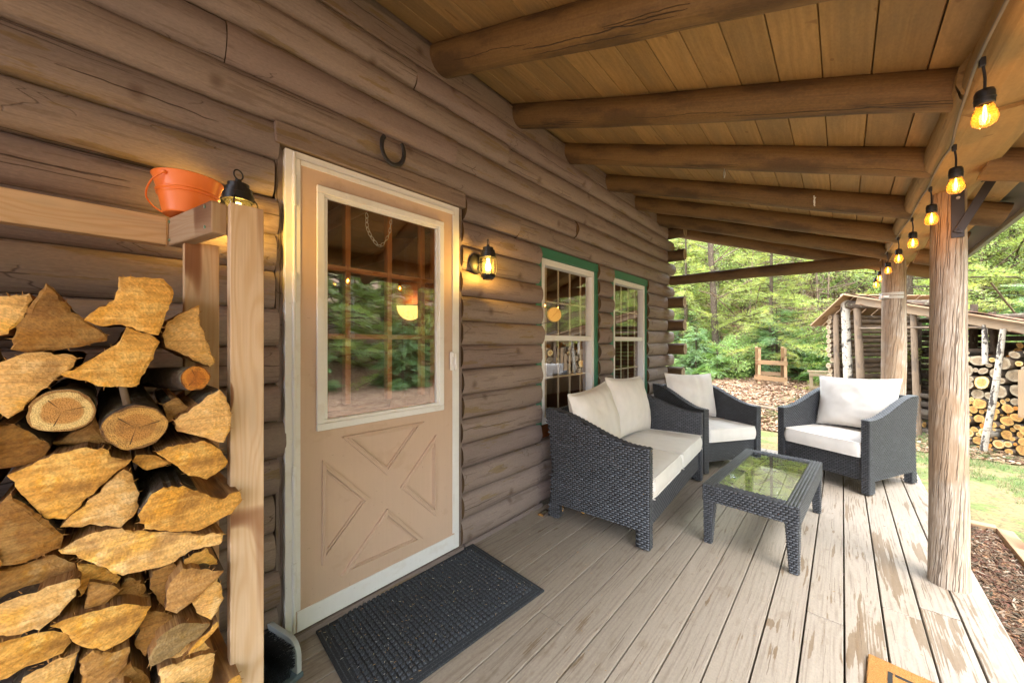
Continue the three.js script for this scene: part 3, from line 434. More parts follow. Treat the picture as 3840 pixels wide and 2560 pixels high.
{
  const b = merge([at(box(0.012, 0.27, 0.045, 0.002, 1), 0, 0.135, 0), at(box(0.012, 0.30, 0.035, 0.002, 1), -0.01, 0.16, 0.06, 0.42), at(box(0.012, 0.05, 0.10, 0.002, 1), -0.005, 0.285, 0.05)]);
  const o = mesh('bracket', b, M.iron, P1); o.position.set(-0.058, 1.81, 0.022);
  const bolt = []; for (const y of [0.04, 0.2]) bolt.push(at(new THREE.CylinderGeometry(0.007, 0.007, 0.012, 8).rotateZ(PI / 2), -0.068, 1.81 + y, 0.022)); mesh('bolt', merge(bolt), M.steel, P1);
  const st = new THREE.CylinderGeometry(0.0905, 0.0905, 0.026, 40, 1, true), strapM = mat({ color: lin(0.55, 0.54, 0.5), roughness: 0.8 });
  const sp = mesh('strap', merge([st.clone().translate(0, 1.735, 0), st.clone().rotateX(0.02).translate(0, 1.702, 0)]), strapM, P2);
  mesh('ratchet', merge([at(box(0.03, 0.025, 0.06, 0.004), -0.085, 1.71, -0.055), at(new THREE.TorusGeometry(0.015, 0.004, 6, 12), -0.095, 1.712, -0.075, 0, 0.6)]), M.steel, P2);
}
// hooks under the rafters
{
  const h = tag(mesh('hanging_hook', merge([tube([[0, 0, 0], [0, -0.02, 0]], 0.003, 6, 2), at(new THREE.TorusGeometry(0.011, 0.003, 6, 16).scale(1, 1.9, 1), 0, -0.042, 0, 0, 0.6)]), M.steel), 'pale metal eye hook screwed into underside of a rafter', 'hook'); h.position.set(2.615, yc(2.615, 1.21) - 0.128, 1.21);
  const k = tag(mesh('hanging_clip', merge([tube([[0, 0.02, 0], [0, -0.03, 0.004], [0.006, -0.045, 0]], 0.004, 6), tube([[-0.02, 0, 0.01], [0, -0.012, 0], [0.014, -0.05, 0.004]], 0.003, 6)]), M.white), 'small white plastic clip fixed to a rafter face', 'clip'); k.position.set(3.25, yc(3.3, 1.55) - 0.105, 1.62);
}
// ---------------------------------------------------------------- lamps
function glow(parent, x, y, z, c, I, r = 1) { const l = new THREE.PointLight(c, I, 0, 2); l.position.set(x, y, z); l.castShadow = true; l.shadow.radius = r; parent.add(l); }
{
  const S = thing('string_lights', 'string of warm glowing bulbs in black sockets hung along the eave beam', 'string lights');
  const bulbs = [[0.95, 1.90, 2.06], [1.60, 1.900, 2.052], [2.21, 1.892, 2.092], [2.73, 1.892, 2.092], [3.375, 1.90, 2.092], [3.93, 1.90, 2.075], [4.56, 1.905, 2.06], [5.08, 1.905, 2.04], [5.46, 1.888, 2.03]];
  const cp = []; bulbs.forEach(([x, y, z], i) => { cp.push([x, y + 0.152, z - 0.012]); const n = bulbs[i + 1]; if (n) for (const k of [0.3, 0.7]) cp.push([lerp(x, n[0], k), 2.052, lerp(z, n[2], k) - 0.014]); });
  mesh('cord', tube([[-0.6, 2.06, 2.04], ...cp], 0.0042, 7, 160), mat({ color: lin(0.16, 0.14, 0.12), roughness: 0.8 }), S);
  const bg = lathe([[0.0005, -0.036], [0.012, -0.0345], [0.0215, -0.026], [0.0245, -0.014], [0.0225, 0.0], [0.0165, 0.018], [0.0135, 0.028]], 20);
  const sg = merge([lathe([[0.0135, 0.026], [0.0185, 0.022], [0.0195, 0.03], [0.0195, 0.055], [0.0165, 0.064], [0.006, 0.068], [0.0005, 0.068]], 16), at(new THREE.TorusGeometry(0.0195, 0.0016, 6, 18), 0, 0.04, 0, PI / 2), tube([[0, 0.066, 0], [0.002, 0.1, 0.001], [0, 0.145, -0.004]], 0.0032, 6, 5), at(box(0.013, 0.026, 0.013, 0.003), 0, 0.143, -0.004)]);
  const fg = merge([tube([[-0.004, 0.022, 0], [-0.005, -0.012, 0.002], [0, -0.022, 0], [0.005, -0.012, -0.002], [0.004, 0.022, 0]], 0.0017, 6, 14)]);
  const bm = phys({ color: lin(1, 0.72, 0.34), roughness: 0.02, transmission: 0.94, thickness: 0, ior: 1.5 }), fm = mat({ color: 0, emissive: lin(1, 0.52, 0.12), emissiveIntensity: 6 });
  for (const [x, y, z] of bulbs) {
    const q = mesh('socket', sg, M.black, S); q.scale.setScalar(1.0); q.position.set(x, y, z); const b = mesh('bulb', bg, bm, S); b.scale.setScalar(1.0); b.position.set(x, y, z); const f = mesh('filament', fg, fm, b); f.castShadow = false;
    glow(scene, x, y - 0.002, z, lin(1, 0.50, 0.12), 0.012, 0.5);
  }
}
const crease = (pts) => toCreasedNormals(lathe(pts, 28), 0.5);
function lantern(x, y, label, lit) {
  const L = thing('wall_lantern', label, 'lantern', [x, y, 0.055]);
  mesh('back_plate', at(lathe([[0.0005, 0.02], [0.03, 0.02], [0.045, 0.012], [0.058, 0.008], [0.062, 0]], 28), 0, 0, 0, PI / 2), M.black, L);
  mesh('arm', merge([at(new THREE.CylinderGeometry(0.009, 0.009, 0.10, 10), 0, -0.0, 0.06, PI / 2), at(new THREE.SphereGeometry(0.012, 10, 8), 0.0, -0.03, 0.02)]), M.black, L);
  const cz = 0.105;
  mesh('cap', at(crease([[0.0005, 0.098], [0.010, 0.098], [0.010, 0.084], [0.033, 0.082], [0.033, 0.066], [0.042, 0.064], [0.042, 0.048], [0.047, 0.046], [0.047, 0.02], [0.041, 0.018]]), 0, 0, cz), M.black, L);
  mesh('top_ring', at(new THREE.TorusGeometry(0.017, 0.0026, 8, 24), 0, 0.116, cz, 0, 0.5), M.black, L);
  const pr = []; for (let i = 0; i <= 16; i++) pr.push([0.0365 + (i % 2 ? 0.0018 : 0), 0.018 - i * 0.0064]);
  mesh('glass_shade', at(lathe(pr, 28), 0, 0, cz), phys({ color: lin(1, 0.9, 0.62), roughness: 0.12, transmission: 1, thickness: 0, ior: 1.4 }), L);
  mesh('base', at(crease([[0.037, -0.078], [0.044, -0.083], [0.045, -0.095], [0.036, -0.104], [0.03, -0.112], [0.0005, -0.113]]), 0, 0, cz), M.black, L);
  const bars = []; for (const s of [0.4, 0.4 + PI / 2, 0.4 + PI, 0.4 + 1.5 * PI]) { const c = cos(s), q = sin(s); bars.push(tube([[c * 0.046, 0.03, q * 0.046], [c * 0.056, 0.015, q * 0.056], [c * 0.054, -0.07, q * 0.054], [c * 0.043, -0.09, q * 0.043]], 0.0028, 6, 12)); } mesh('cage_bar', at(merge(bars), 0, 0, cz), M.black, L);
  const bulb = mesh('bulb', lathe([[0.0005, -0.062], [0.012, -0.058], [0.018, -0.042], [0.016, -0.026], [0.009, -0.008], [0.008, 0.015]], 16).translate(0, 0, cz), mat({ color: 0, emissive: lin(1, 0.70, 0.22), emissiveIntensity: 5 }), L);
  bulb.castShadow = false; glow(scene, x, y - 0.04, 0.055 + cz, lin(1, 0.60, 0.13), lit, 1);
}
lantern(1.543, 1.772, 'lit black lantern mounted on the logs between door and window', 0.075);
lantern(0.30, 1.762, 'lit black lantern behind the orange bucket', 0.04);
{ // horseshoe nailed over the door
  const c = []; for (let i = 0; i <= 18; i++) { const a = lerp(-2.5, 2.5, i / 18), w = 0.058 * (1 + 0.35 * pow(abs(a) / 2.5, 4)); c.push(V(0.955 + w * sin(a), 2.245 - 0.078 * cos(a) * (abs(a) > 1.6 ? 0.95 : 0.85), 0.078)); }
  const g = tube(c, 0.0115, 8, 60); g.translate(0, 0, -0.078); g.scale(1, 1, 0.55); g.translate(0, 0, 0.076); tag(mesh('horseshoe', g, M.iron), 'worn black horseshoe nailed above the door', 'horseshoe');
}
{ // window thermometer on its wire bracket
  const t = thing('thermometer', 'round yellowed dial thermometer on a wire bracket at the window', 'thermometer', [2.285, 1.487, 0.12], -0.5);
  mesh('case', at(lathe([[0.0005, -0.012], [0.052, -0.012], [0.058, -0.006], [0.058, 0.012], [0.054, 0.014]], 32), 0, 0, 0, PI / 2), mat({ color: lin(0.62, 0.40, 0.12), roughness: 0.4 }), t);
  const cv = document.createElement('canvas'); cv.width = cv.height = 256; const x = cv.getContext('2d'); x.fillStyle = '#e6bd6a'; x.fillRect(0, 0, 256, 256); x.strokeStyle = '#b98a3c'; x.fillStyle = '#a87a34'; x.lineWidth = 2; x.font = '16px sans-serif'; x.textAlign = 'center';
  for (let i = 0; i <= 40; i++) { const a = 2.4 + i / 40 * 4.6, q = i % 5 ? 104 : 98; x.beginPath(); x.moveTo(128 + cos(a) * q, 128 + sin(a) * q); x.lineTo(128 + cos(a) * 112, 128 + sin(a) * 112); x.stroke(); if (i % 5 === 0) x.fillText(String(-60 + i * 5), 128 + cos(a) * 80, 134 + sin(a) * 80); }
  const tx = new THREE.CanvasTexture(cv); tx.colorSpace = THREE.SRGBColorSpace; mesh('dial', new THREE.CircleGeometry(0.054, 32).translate(0, 0, 0.0125), mat({ map: tx, roughness: 0.6 }), t);
  mesh('needle', merge([at(box(0.07, 0.004, 0.0012, 0), 0.006, 0.008, 0.015, 0, 0, 0.75)]), mat({ color: lin(0.62, 0.30, 0.06) }), t);
  mesh('bracket_wire', tube([[-0.02, -0.055, -0.01], [-0.05, -0.062, -0.02], [-0.10, -0.075, -0.075]], 0.0022, 6), M.iron, t);
}
{ // lamp glowing inside the room
  const L = thing('wall_sconce', 'glowing half bowl sconce seen through the door glass inside', 'sconce', [2.35, 1.70, -2.0]); L.rotation.y = -0.9;
  mesh('shade', sheet(16, 8, (s, t) => { const a = s * PI, b = t * PI / 2; return [0.16 * cos(a) * cos(b), -0.17 * sin(b), 0.11 * sin(a) * cos(b)]; }), mat({ color: lin(0.3, 0.2, 0.08), emissive: lin(1, 0.62, 0.16), emissiveIntensity: 0.26 }), L);
  mesh('rim', tube([[0.16, 0.002, 0], [0.11, 0.002, 0.08], [0, 0.002, 0.112], [-0.11, 0.002, 0.08], [-0.16, 0.002, 0]], 0.006, 6), M.black, L);
  mesh('mount', at(box(0.5, 2.5, 0.05, 0.003, 1), 0, -0.45, -0.03), M.roomWood, L); glow(scene, 2.32, 1.76, -1.93, lin(1, 0.6, 0.2), 0.03, 3);
}
{ // straw nest tucked on a corner stub
  const r = rng(44), gs = []; for (let i = 0; i < 90; i++) { const a = r() * 6.28, q = rr(0.02, 0.06, r), y = rr(0, 0.045, r), d = a + rr(0.9, 2.2, r), l = rr(0.03, 0.07, r); gs.push(tube([[cos(a) * q, y, sin(a) * q], [cos(a) * q + cos(d) * l * 0.5, y + rr(-0.012, 0.014, r), sin(a) * q + sin(d) * l * 0.5], [cos(a) * q + cos(d) * l, y + rr(-0.035, 0.012, r), sin(a) * q + sin(d) * l]], 0.0014, 4, 4)); }
  const n = tag(mesh('bird_nest', merge(gs), mat({ color: lin(0.34, 0.22, 0.08), roughness: 1 })), 'ragged straw bird nest on a corner log stub under the eave', 'nest'); n.position.set(5.03, Y0 + 15.5 * LH + 0.072, 0.14);
}
// ---------------------------------------------------------------- wicker furniture
class Weave {
  constructor(seed) { this.p = []; this.c = []; this.i = []; this.r = rng(seed); }
  // a bond of strand bumps over a patch w x h; map(u, v) => [px, py, pz, nx, ny, nz]
  patch(w, h, map, o = {}) {
    const { pu = 0.034, pv = 0.0145, clip, hgt = 0.0066 } = o, nr = max(1, Math.round(h / pv)), nc = max(1, Math.round(w / pu)), a = h / nr, b = w / nc;
    for (let j = 0; j < nr; j++) for (let i = (j & 1) ? -1 : 0; i < nc; i++) {
      const u0 = max(0, (i + (j & 1) * 0.5) * b), u1 = min(w, (i + 1 + (j & 1) * 0.5) * b); if (u1 - u0 < b * 0.2) continue;
      const uc = (u0 + u1) / 2, vc = (j + 0.5) * a; if (clip && !clip(uc, vc)) continue;
      const k = this.p.length / 3, t = 0.058 * (0.8 + 0.4 * this.r()), tone = this.r() < 0.1 ? 1.3 : 1;
      for (let q = 0; q <= 2; q++) for (let s = 0; s <= 4; s++) {
        const ss = s / 4, qq = q / 2, e = map(lerp(u0, u1, 0.07 + 0.86 * ss), vc + (qq - 0.5) * a * 0.76), z = hgt * (pow(sin(PI * (0.04 + 0.92 * ss)), 0.6) * (q === 1 ? 1 : 0.15) - 0.12);
        this.p.push(e[0] + e[3] * z, e[1] + e[4] * z, e[2] + e[5] * z); this.c.push(t * tone, t * 1.03 * tone, t * 1.12 * tone);
      }
      for (let q = 0; q < 2; q++) for (let s = 0; s < 4; s++) { const A = k + q * 5 + s; this.i.push(A, A + 1, A + 6, A, A + 6, A + 5); }
    }
    return this;
  }
  plane(O, U, Vv, N, w, h, o) { return this.patch(w, h, (u, v) => [O[0] + U[0] * u + Vv[0] * v, O[1] + U[1] * u + Vv[1] * v, O[2] + U[2] * u + Vv[2] * v, N[0], N[1], N[2]], o); }
  core(g) { g = g.index ? g : mergeVertices(g); const k = this.p.length / 3, q = g.attributes.position; for (let i = 0; i < q.count; i++) { this.p.push(q.getX(i), q.getY(i), q.getZ(i)); this.c.push(0.006, 0.0065, 0.008); } for (const v of g.index.array) this.i.push(v + k); return this; }
  build() { const g = new THREE.BufferGeometry(); g.setAttribute('position', new THREE.Float32BufferAttribute(this.p, 3)); g.setAttribute('color', new THREE.Float32BufferAttribute(this.c, 3)); g.setIndex(this.i); g.computeVertexNormals(); return g; }
}
function pillow(w, h, T, seed, fold = 0) {
  const N = 30, f = (sgn) => sheet(N, N, (s, t) => {
    const u = s * 2 - 1, v = t * 2 - 1, e = pow(max(0, (1 - pow(abs(u), 2.5)) * (1 - pow(abs(v), 2.5))), 0.5);
    const px = u * w / 2 * (1 - 0.075 * (1 - v * v) * pow(abs(u), 2)), py = v * h / 2 * (1 - 0.08 * (1 - u * u) * pow(abs(v), 2));
    const wr = 0.022 * f3(u * 1.6 + seed, v * 1.6, seed) + 0.010 * f3(u * 4 + v * 2 + seed, v * 2.2 - u, seed) - fold * 0.022 * Math.exp(-pow((u - 0.15 - 0.1 * v) / 0.10, 2)) * (0.6 + 0.4 * v) + fold * 0.014 * Math.exp(-pow((u + 0.12 - 0.14 * v) / 0.12, 2)) * (0.6 + 0.4 * v);
    return [px, py, sgn * (e * T / 2 + e * wr)];
  }, (s, t) => [s * w * sgn + seed, t * h]);
  const a = f(1), b = f(-1); b.index.array.reverse?.(); b.computeVertexNormals();
  const e = []; for (let k = 0; k < 64; k++) { const q = k / 16, u = q < 1 ? -1 + 2 * q : q < 2 ? 1 : q < 3 ? 1 - 2 * (q - 2) : -1, v = q < 1 ? -1 : q < 2 ? -1 + 2 * (q - 1) : q < 3 ? 1 : 1 - 2 * (q - 3); e.push(V(u * w / 2 * (1 - 0.075 * (1 - v * v)), v * h / 2 * (1 - 0.08 * (1 - u * u)), 0)); }
  const pip = new THREE.TubeGeometry(new THREE.CatmullRomCurve3(e, true, 'catmullrom', 0.3), 128, 0.0042, 6, true);
  return { body: merge([a, b]), piping: pip };
}
function seatCushion(w, t, d, seed) {
  const N = 26, f = (sgn) => sheet(N, N, (s, q) => { const u = s * 2 - 1, v = q * 2 - 1, e = pow((1 - pow(abs(u), 10)) * (1 - pow(abs(v), 10)), 0.3), cr = 0.014 * (1 - u * u) * (1 - v * v) + 0.005 * f3(u * 2 + seed, v * 2, seed); return [u * w / 2, sgn * (t / 2 - 0.006 + 0.006 * e + cr * e), v * d / 2]; }, (s, q) => [s * w + seed, q * d]);
  const ring = []; const n = 80, cr = 0.035; for (let k = 0; k < n; k++) { const L = k / n * 4, sd = floor(L), q = (L - sd) * 2 - 1; const U = [q, 1, -q, -1][sd], W = [-1, q, 1, -q][sd]; let x = U * w / 2, z = W * d / 2; const ax = max(0, abs(x) - (w / 2 - cr)), az = max(0, abs(z) - (d / 2 - cr)), l = hypot(ax, az); if (l > cr) { x = sign(x) * (w / 2 - cr + ax / l * cr); z = sign(z) * (d / 2 - cr + az / l * cr); } ring.push([x, z]); }
  const side = sheet(n, 6, (s, q) => { const r = ring[Math.round(s * n) % n], b = 0.009 * sin(q * PI) + 0.004 * f3(r[0] * 8 + seed, r[1] * 8, q * 2), l = hypot(r[0] / w, r[1] / d) * 2; return [r[0] * (1 + b / w * 2), (q - 0.5) * (t - 0.01), r[1] * (1 + b / d * 2)]; }, (s, q) => [s * 2 * (w + d), q * t]);
  const top = f(1), bot = f(-1), cl = (g) => { const p = g.attributes.position; for (let i = 0; i < p.count; i++) { let x = p.getX(i), z = p.getZ(i); const ax = max(0, abs(x) - (w / 2 - cr)), az = max(0, abs(z) - (d / 2 - cr)), l = hypot(ax, az); if (l > cr) { x = sign(x) * (w / 2 - cr + ax / l * cr); z = sign(z) * (d / 2 - cr + az / l * cr); } p.setXYZ(i, x, p.getY(i), z); } g.computeVertexNormals(); return g; };
  const pip = (y) => new THREE.TubeGeometry(new THREE.CatmullRomCurve3(ring.filter((_, i) => i % 2 === 0).map(r => V(r[0], y, r[1])), true), 120, 0.0038, 6, true);
  return { body: merge([cl(top), cl(bot), side]), piping: merge([pip(t / 2 - 0.004), pip(-t / 2 + 0.004)]) };
}
function wickerSeat(name, label, cat, W, D, pos, turn, cush, seed, group) {
  const o = thing(name, label, cat, pos, turn, group), TH = 0.058, HF = 0.625, HB = 0.79, B0 = 0.115, LG = 0.085;
  const top = d => lerp(HF, HB, sst(0.06, D - 0.02, d)), back = y => D - 0.030 * sin(PI * clamp(y / 0.75, 0, 1)) + 0.02 * sst(0.5, 0.8, y), inside = (d, y) => y < top(d) - 0.004 && d < back(y) - 0.002 && (y > B0 || d < LG || d > back(y) - LG);
  const sideG = (sg, s) => {
    const w = new Weave(seed + s), sh = new THREE.Shape(); sh.moveTo(0, 0.012); for (let i = 0; i <= 14; i++) { const d = D * i / 14; sh.lineTo(min(d, back(top(d)) - 0.003), top(d) - 0.003); } for (let i = 10; i >= 0; i--) sh.lineTo(back(0.78 * i / 10) - 0.003, 0.78 * i / 10 + 0.012); sh.lineTo(D - LG, 0.012); sh.lineTo(D - LG, B0); sh.lineTo(LG, B0); sh.lineTo(LG, 0.012);
    const core = new THREE.ExtrudeGeometry(sh, { depth: TH - 0.006, bevelEnabled: false, curveSegments: 4 }); // in (d, y) plane; d runs back
    core.rotateY(PI / 2); core.translate(sg > 0 ? W / 2 - TH + 0.003 : -W / 2 + 0.003, 0, D / 2); w.core(core);
    for (const [x, n] of [[W / 2, 1], [W / 2 - TH, -1]]) w.plane([sg * x, 0.012, D / 2], [0, 0, -1], [0, 1, 0], [sg * n, 0, 0], D + 0.02, 0.79, { clip: (u, v) => inside(u, v + 0.012) });
    w.plane([sg > 0 ? W / 2 - TH : -W / 2, 0.012, D / 2], [1, 0, 0], [0, 1, 0], [0, 0, 1], TH, HF - 0.012, { pu: TH / 2 });
    w.patch(D, TH, (u, v) => { const y = top(u), e = (top(u + 0.01) - top(u - 0.01)) / 0.02, l = hypot(1, e); return [sg > 0 ? W / 2 - v : -W / 2 + v, y, D / 2 - u, 0, 1 / l, e / l]; }, { pu: 0.03, pv: 0.0115 });
    for (const q of [0, 1]) w.plane([sg > 0 ? W / 2 - TH : -W / 2, 0.012, q ? -D / 2 + LG : D / 2 - LG], [1, 0, 0], [0, 1, 0], [0, 0, q ? 1 : -1], TH, B0, { pu: TH / 2 });
    w.patch(0.79, TH, (u, v) => [sg > 0 ? W / 2 - v : -W / 2 + v, u, D / 2 - back(u), 0, 0, -1], { pu: 0.03, pv: 0.0115 });
    return w.build();
  };
  mesh('side_panel', sideG(1, 1), M.wicker, o); mesh('side_panel', sideG(-1, 2), M.wicker, o);
  const iw = W - 2 * TH, fr = new Weave(seed + 3), zf = D / 2 - 0.028; fr.core(at(new THREE.BoxGeometry(iw, 0.185, 0.02), 0, 0.2, zf - 0.014)); fr.plane([-iw / 2, 0.112, zf], [1, 0, 0], [0, 1, 0], [0, 0, 1], iw, 0.18); mesh('front_apron', fr.build(), M.wicker, o);
  const bk = new Weave(seed + 4), zb = -D / 2 + 0.065, ny = 0.99, nz = 0.12; bk.core(at(new THREE.BoxGeometry(iw, 0.665, 0.022), 0, 0.45, zb - 0.022)); bk.plane([-iw / 2, 0.115, zb - 0.008], [1, 0, 0], [0, 1, 0], [0, 0, 1], iw, 0.665); bk.plane([-iw / 2, 0.115, zb - 0.036], [1, 0, 0], [0, 1, 0], [0, 0, -1], iw, 0.665); bk.plane([-iw / 2, 0.783, zb - 0.004], [1, 0, 0], [0, 0, -1], [0, 1, 0], iw, 0.036, { pu: 0.03, pv: 0.012 }); mesh('back_panel', bk.build(), M.wicker, o);
  mesh('seat_base', at(box(iw, 0.025, D - 0.12, 0.003), 0, 0.285, -0.0), M.core, o);
  for (const sx of [-1, 1]) for (const sz of [-1, 1]) mesh('foot_cap', at(new THREE.CylinderGeometry(0.012, 0.014, 0.014, 10), sx * (W / 2 - TH / 2), 0.007, sz * (D / 2 - 0.045) - (sz < 0 ? 0.0 : 0)), M.black, o);
  const n = cush.length, cw = iw / n; cush.forEach((c, i) => {
    const x = -iw / 2 + cw * (i + 0.5), sc = seatCushion(cw - 0.004, 0.125, D - 0.10, seed + i * 3.1), g = new THREE.Group(); g.name = 'seat_cushion'; g.position.set(x, 0.36, 0.052); g.rotation.set(-0.02, 0, 0); o.add(g); mesh('cover', sc.body, M.fabric, g); mesh('piping', sc.piping, M.fabric, g);
    const pl = pillow(c.w ?? cw * 1.04, c.h ?? 0.47, 0.215, seed + i * 1.7 + 0.3, c.fold ?? 0), q = new THREE.Group(); q.name = 'back_cushion'; q.position.set(x + (c.dx ?? 0), 0.655 + (c.dy ?? 0), -D / 2 + 0.19 + (c.dz ?? 0)); q.rotation.set(c.rx ?? -0.26, c.ry ?? 0, c.rz ?? 0, 'YXZ'); o.add(q); mesh('cover', pl.body, M.fabric, q); mesh('piping', pl.piping, M.fabric, q);
  });
  return o;
}
wickerSeat('wicker_loveseat', 'dark wicker loveseat with two off white seat cushions below the windows', 'loveseat', 1.48, 0.73, [2.895, 0, 0.495], 0.06, [{ h: 0.50, dy: 0.02, fold: 0.3, rz: 0.04, w: 0.72, ry: 0.05 }, { h: 0.53, dy: 0.035, rz: -0.05, w: 0.72, rx: -0.22, ry: -0.06 }], 10);
wickerSeat('wicker_armchair', 'dark wicker armchair at the cabin corner with a creased back cushion', 'armchair', 0.70, 0.75, [4.30, 0, 0.655], -0.56, [{ h: 0.49, fold: 1.3, rz: -0.03, w: 0.63, dy: 0.02, rx: -0.22 }], 30, 'wicker armchairs');
wickerSeat('wicker_armchair', 'dark wicker armchair in front of the strapped post with a smooth back cushion', 'armchair', 0.72, 0.77, [4.69, 0, 1.775], -2.02, [{ h: 0.50, rz: 0.04, w: 0.64, dy: 0.03, rx: -0.22 }], 50, 'wicker armchairs');
{
  const Lx = 1.07, Lz = 0.49, Hh = 0.375, bw = 0.065, ah = 0.105, t = thing('coffee_table', 'dark wicker coffee table with inset glass top', 'table', [3.055, 0, 1.378], -0.055), w = new Weave(70);
  for (const s of [-1, 1]) { w.core(at(new THREE.BoxGeometry(Lx - 0.01, ah - 0.006, bw - 0.008), 0, Hh - ah / 2, s * (Lz / 2 - bw / 2))); w.core(at(new THREE.BoxGeometry(bw - 0.008, ah - 0.006, Lz - 2 * bw), s * (Lx / 2 - bw / 2), Hh - ah / 2, 0));
    w.plane([-Lx / 2, Hh - ah, s * Lz / 2], [1, 0, 0], [0, 1, 0], [0, 0, s], Lx, ah, { pv: 0.0145, pu: 0.024 }); w.plane([s * Lx / 2, Hh - ah, -Lz / 2], [0, 0, 1], [0, 1, 0], [s, 0, 0], Lz, ah, { pv: 0.0145, pu: 0.024 });
    w.plane([-Lx / 2, Hh, s > 0 ? Lz / 2 - bw : -Lz / 2], [1, 0, 0], [0, 0, 1], [0, 1, 0], Lx, bw, { pv: 0.0145, pu: 0.028 }); w.plane([s > 0 ? Lx / 2 - bw : -Lx / 2, Hh + 0.0004, -Lz / 2 + bw], [0, 0, 1], [1, 0, 0], [0, 1, 0], Lz - 2 * bw, bw, { pv: 0.0145, pu: 0.028 });
    w.plane([-Lx / 2 + bw, Hh - ah, s * (Lz / 2 - bw)], [1, 0, 0], [0, 1, 0], [0, 0, -s], Lx - 2 * bw, ah, { pv: 0.0145 }); w.plane([s * (Lx / 2 - bw), Hh - ah, -Lz / 2 + bw], [0, 0, 1], [0, 1, 0], [-s, 0, 0], Lz - 2 * bw, ah, { pv: 0.0145 }); }
  mesh('top_frame', w.build(), M.wicker, t);
  for (const sx of [-1, 1]) for (const sz of [-1, 1]) {
    const l = new Weave(80 + sx * 2 + sz), h = Hh - ah, q = (y) => { const k = y / h; return { w: lerp(0.040, 0.062, k), x: sx * (Lx / 2 - lerp(0.026, 0.034, k)), z: sz * (Lz / 2 - lerp(0.026, 0.034, k)) }; };
    for (const [nx, nz] of [[1, 0], [-1, 0], [0, 1], [0, -1]]) l.patch(1, h, (u, v) => { const e = q(v), a = (u - 0.5) * e.w; return [e.x + nx * e.w / 2 + nz * a, v, e.z + nz * e.w / 2 - nx * a, nx, 0, nz]; }, { pu: 0.5, pv: 0.0145 });
    const c = new THREE.CylinderGeometry(0.038, 0.025, h, 4, 1); c.rotateY(PI / 4); l.core(at(c, q(h / 2).x, h / 2, q(h / 2).z)); mesh('leg', l.build(), M.wicker, t);
  }
  mesh('glass_top', at(box(Lx - 2 * bw - 0.002, 0.0005, Lz - 2 * bw - 0.002, 0), 0, Hh - 0.006, 0), M.tableGlass, t); t.children.at(-1).geometry = new THREE.PlaneGeometry(Lx - 2 * bw - 0.002, Lz - 2 * bw - 0.002).rotateX(-PI / 2).translate(0, Hh - 0.006, 0);
}
// ---------------------------------------------------------------- mats and boot brush
{
  const Lm = 0.915, Wm = 0.585, t = thing('doormat', 'black ribbed rubber and felt doormat before the storm door', 'doormat', [1.04, 0.0, 0.315], -0.062);
  const sh = new THREE.Shape([[-Lm / 2 + 0.05, -Wm / 2], [Lm / 2, -Wm / 2], [Lm / 2, Wm / 2], [-Lm / 2, Wm / 2], [-Lm / 2, -Wm / 2 + 0.055], [-Lm / 2 + 0.05, -Wm / 2 + 0.055]].map(q => new THREE.Vector2(...q)));
  mesh('base', boxUV(new THREE.ExtrudeGeometry(sh, { depth: 0.006, bevelEnabled: true, bevelSize: 0.003, bevelThickness: 0.003, bevelSegments: 2 }).rotateX(PI / 2).translate(0, 0.0095, 0), 0), M.feltDark, t);
  const gs = [], nx = 36, nz = 22, P = 0.0232, r = rng(5); for (let i = 0; i < nx; i++) for (let j = 0; j < nz; j++) { const x = (i - nx / 2 + 0.5) * P, z = (j - nz / 2 + 0.5) * P; if (x < -Lm / 2 + 0.075 && z < -Wm / 2 + 0.08) continue; const g = new THREE.CylinderGeometry(0.0086, 0.0136, 0.012, 4, 1, false); g.rotateY(PI / 4 + rr(-0.12, 0.12, r)); g.translate(x + rr(-0.001, 0.001, r), 0.0135 + rr(-0.001, 0.0006, r), z); gs.push(g); }
  stuff(mesh('nub_field', boxUV(merge(gs), 0, 2), M.felt, t));
  const rg = []; for (const k of [0.012, 0.03]) { for (const s of [-1, 1]) { rg.push(at(new THREE.CapsuleGeometry(0.005, (s < 0 ? Lm - 0.05 : Lm) - 2 * k - 0.01, 3, 6).rotateZ(PI / 2), s < 0 ? 0.025 : 0, 0.0085, s * (Wm / 2 - k))); rg.push(at(new THREE.CapsuleGeometry(0.005, (s < 0 ? Wm - 0.055 : Wm) - 2 * k - 0.01, 3, 6).rotateX(PI / 2), s * (Lm / 2 - k), 0.0085, s < 0 ? 0.0275 : 0)); } } mesh('edge_rib', boxUV(merge(rg), 0, 4), M.felt, t);
  // needles and crumbs caught on the mat and in the boards
  const im = new THREE.InstancedMesh(new THREE.CapsuleGeometry(0.0007, 0.012, 1, 4).rotateZ(PI / 2), mat({ color: 0xffffff }), 800); const m4 = new THREE.Matrix4(), q = new THREE.Quaternion(), e = new THREE.Euler();
  for (let i = 0; i < 800; i++) { const on = i < 330, x = on ? 1.04 + rr(-0.44, 0.44, r) : rr(0.5, 5, r), z = on ? 0.315 + rr(-0.27, 0.27, r) : rr(0.1, 2.25, r); e.set(0, r() * 7, rr(-0.1, 0.1, r)); m4.compose(V(x, on ? 0.0185 : 0.0015, z), q.setFromEuler(e), V(rr(0.25, 1, r), 1, 1)); im.setMatrixAt(i, m4); const c = r(); im.setColorAt(i, c < 0.4 ? lin(0.42, 0.24, 0.08) : c < 0.75 ? lin(0.5, 0.42, 0.26) : c < 0.9 ? lin(0.16, 0.09, 0.04) : lin(0.6, 0.58, 0.52)); }
  im.name = 'needle_litter'; im.castShadow = im.receiveShadow = true; stuff(im); im.userData.label = 'dry pine needles and crumbs scattered over mat and deck'; im.userData.category = 'litter'; scene.add(im);
}
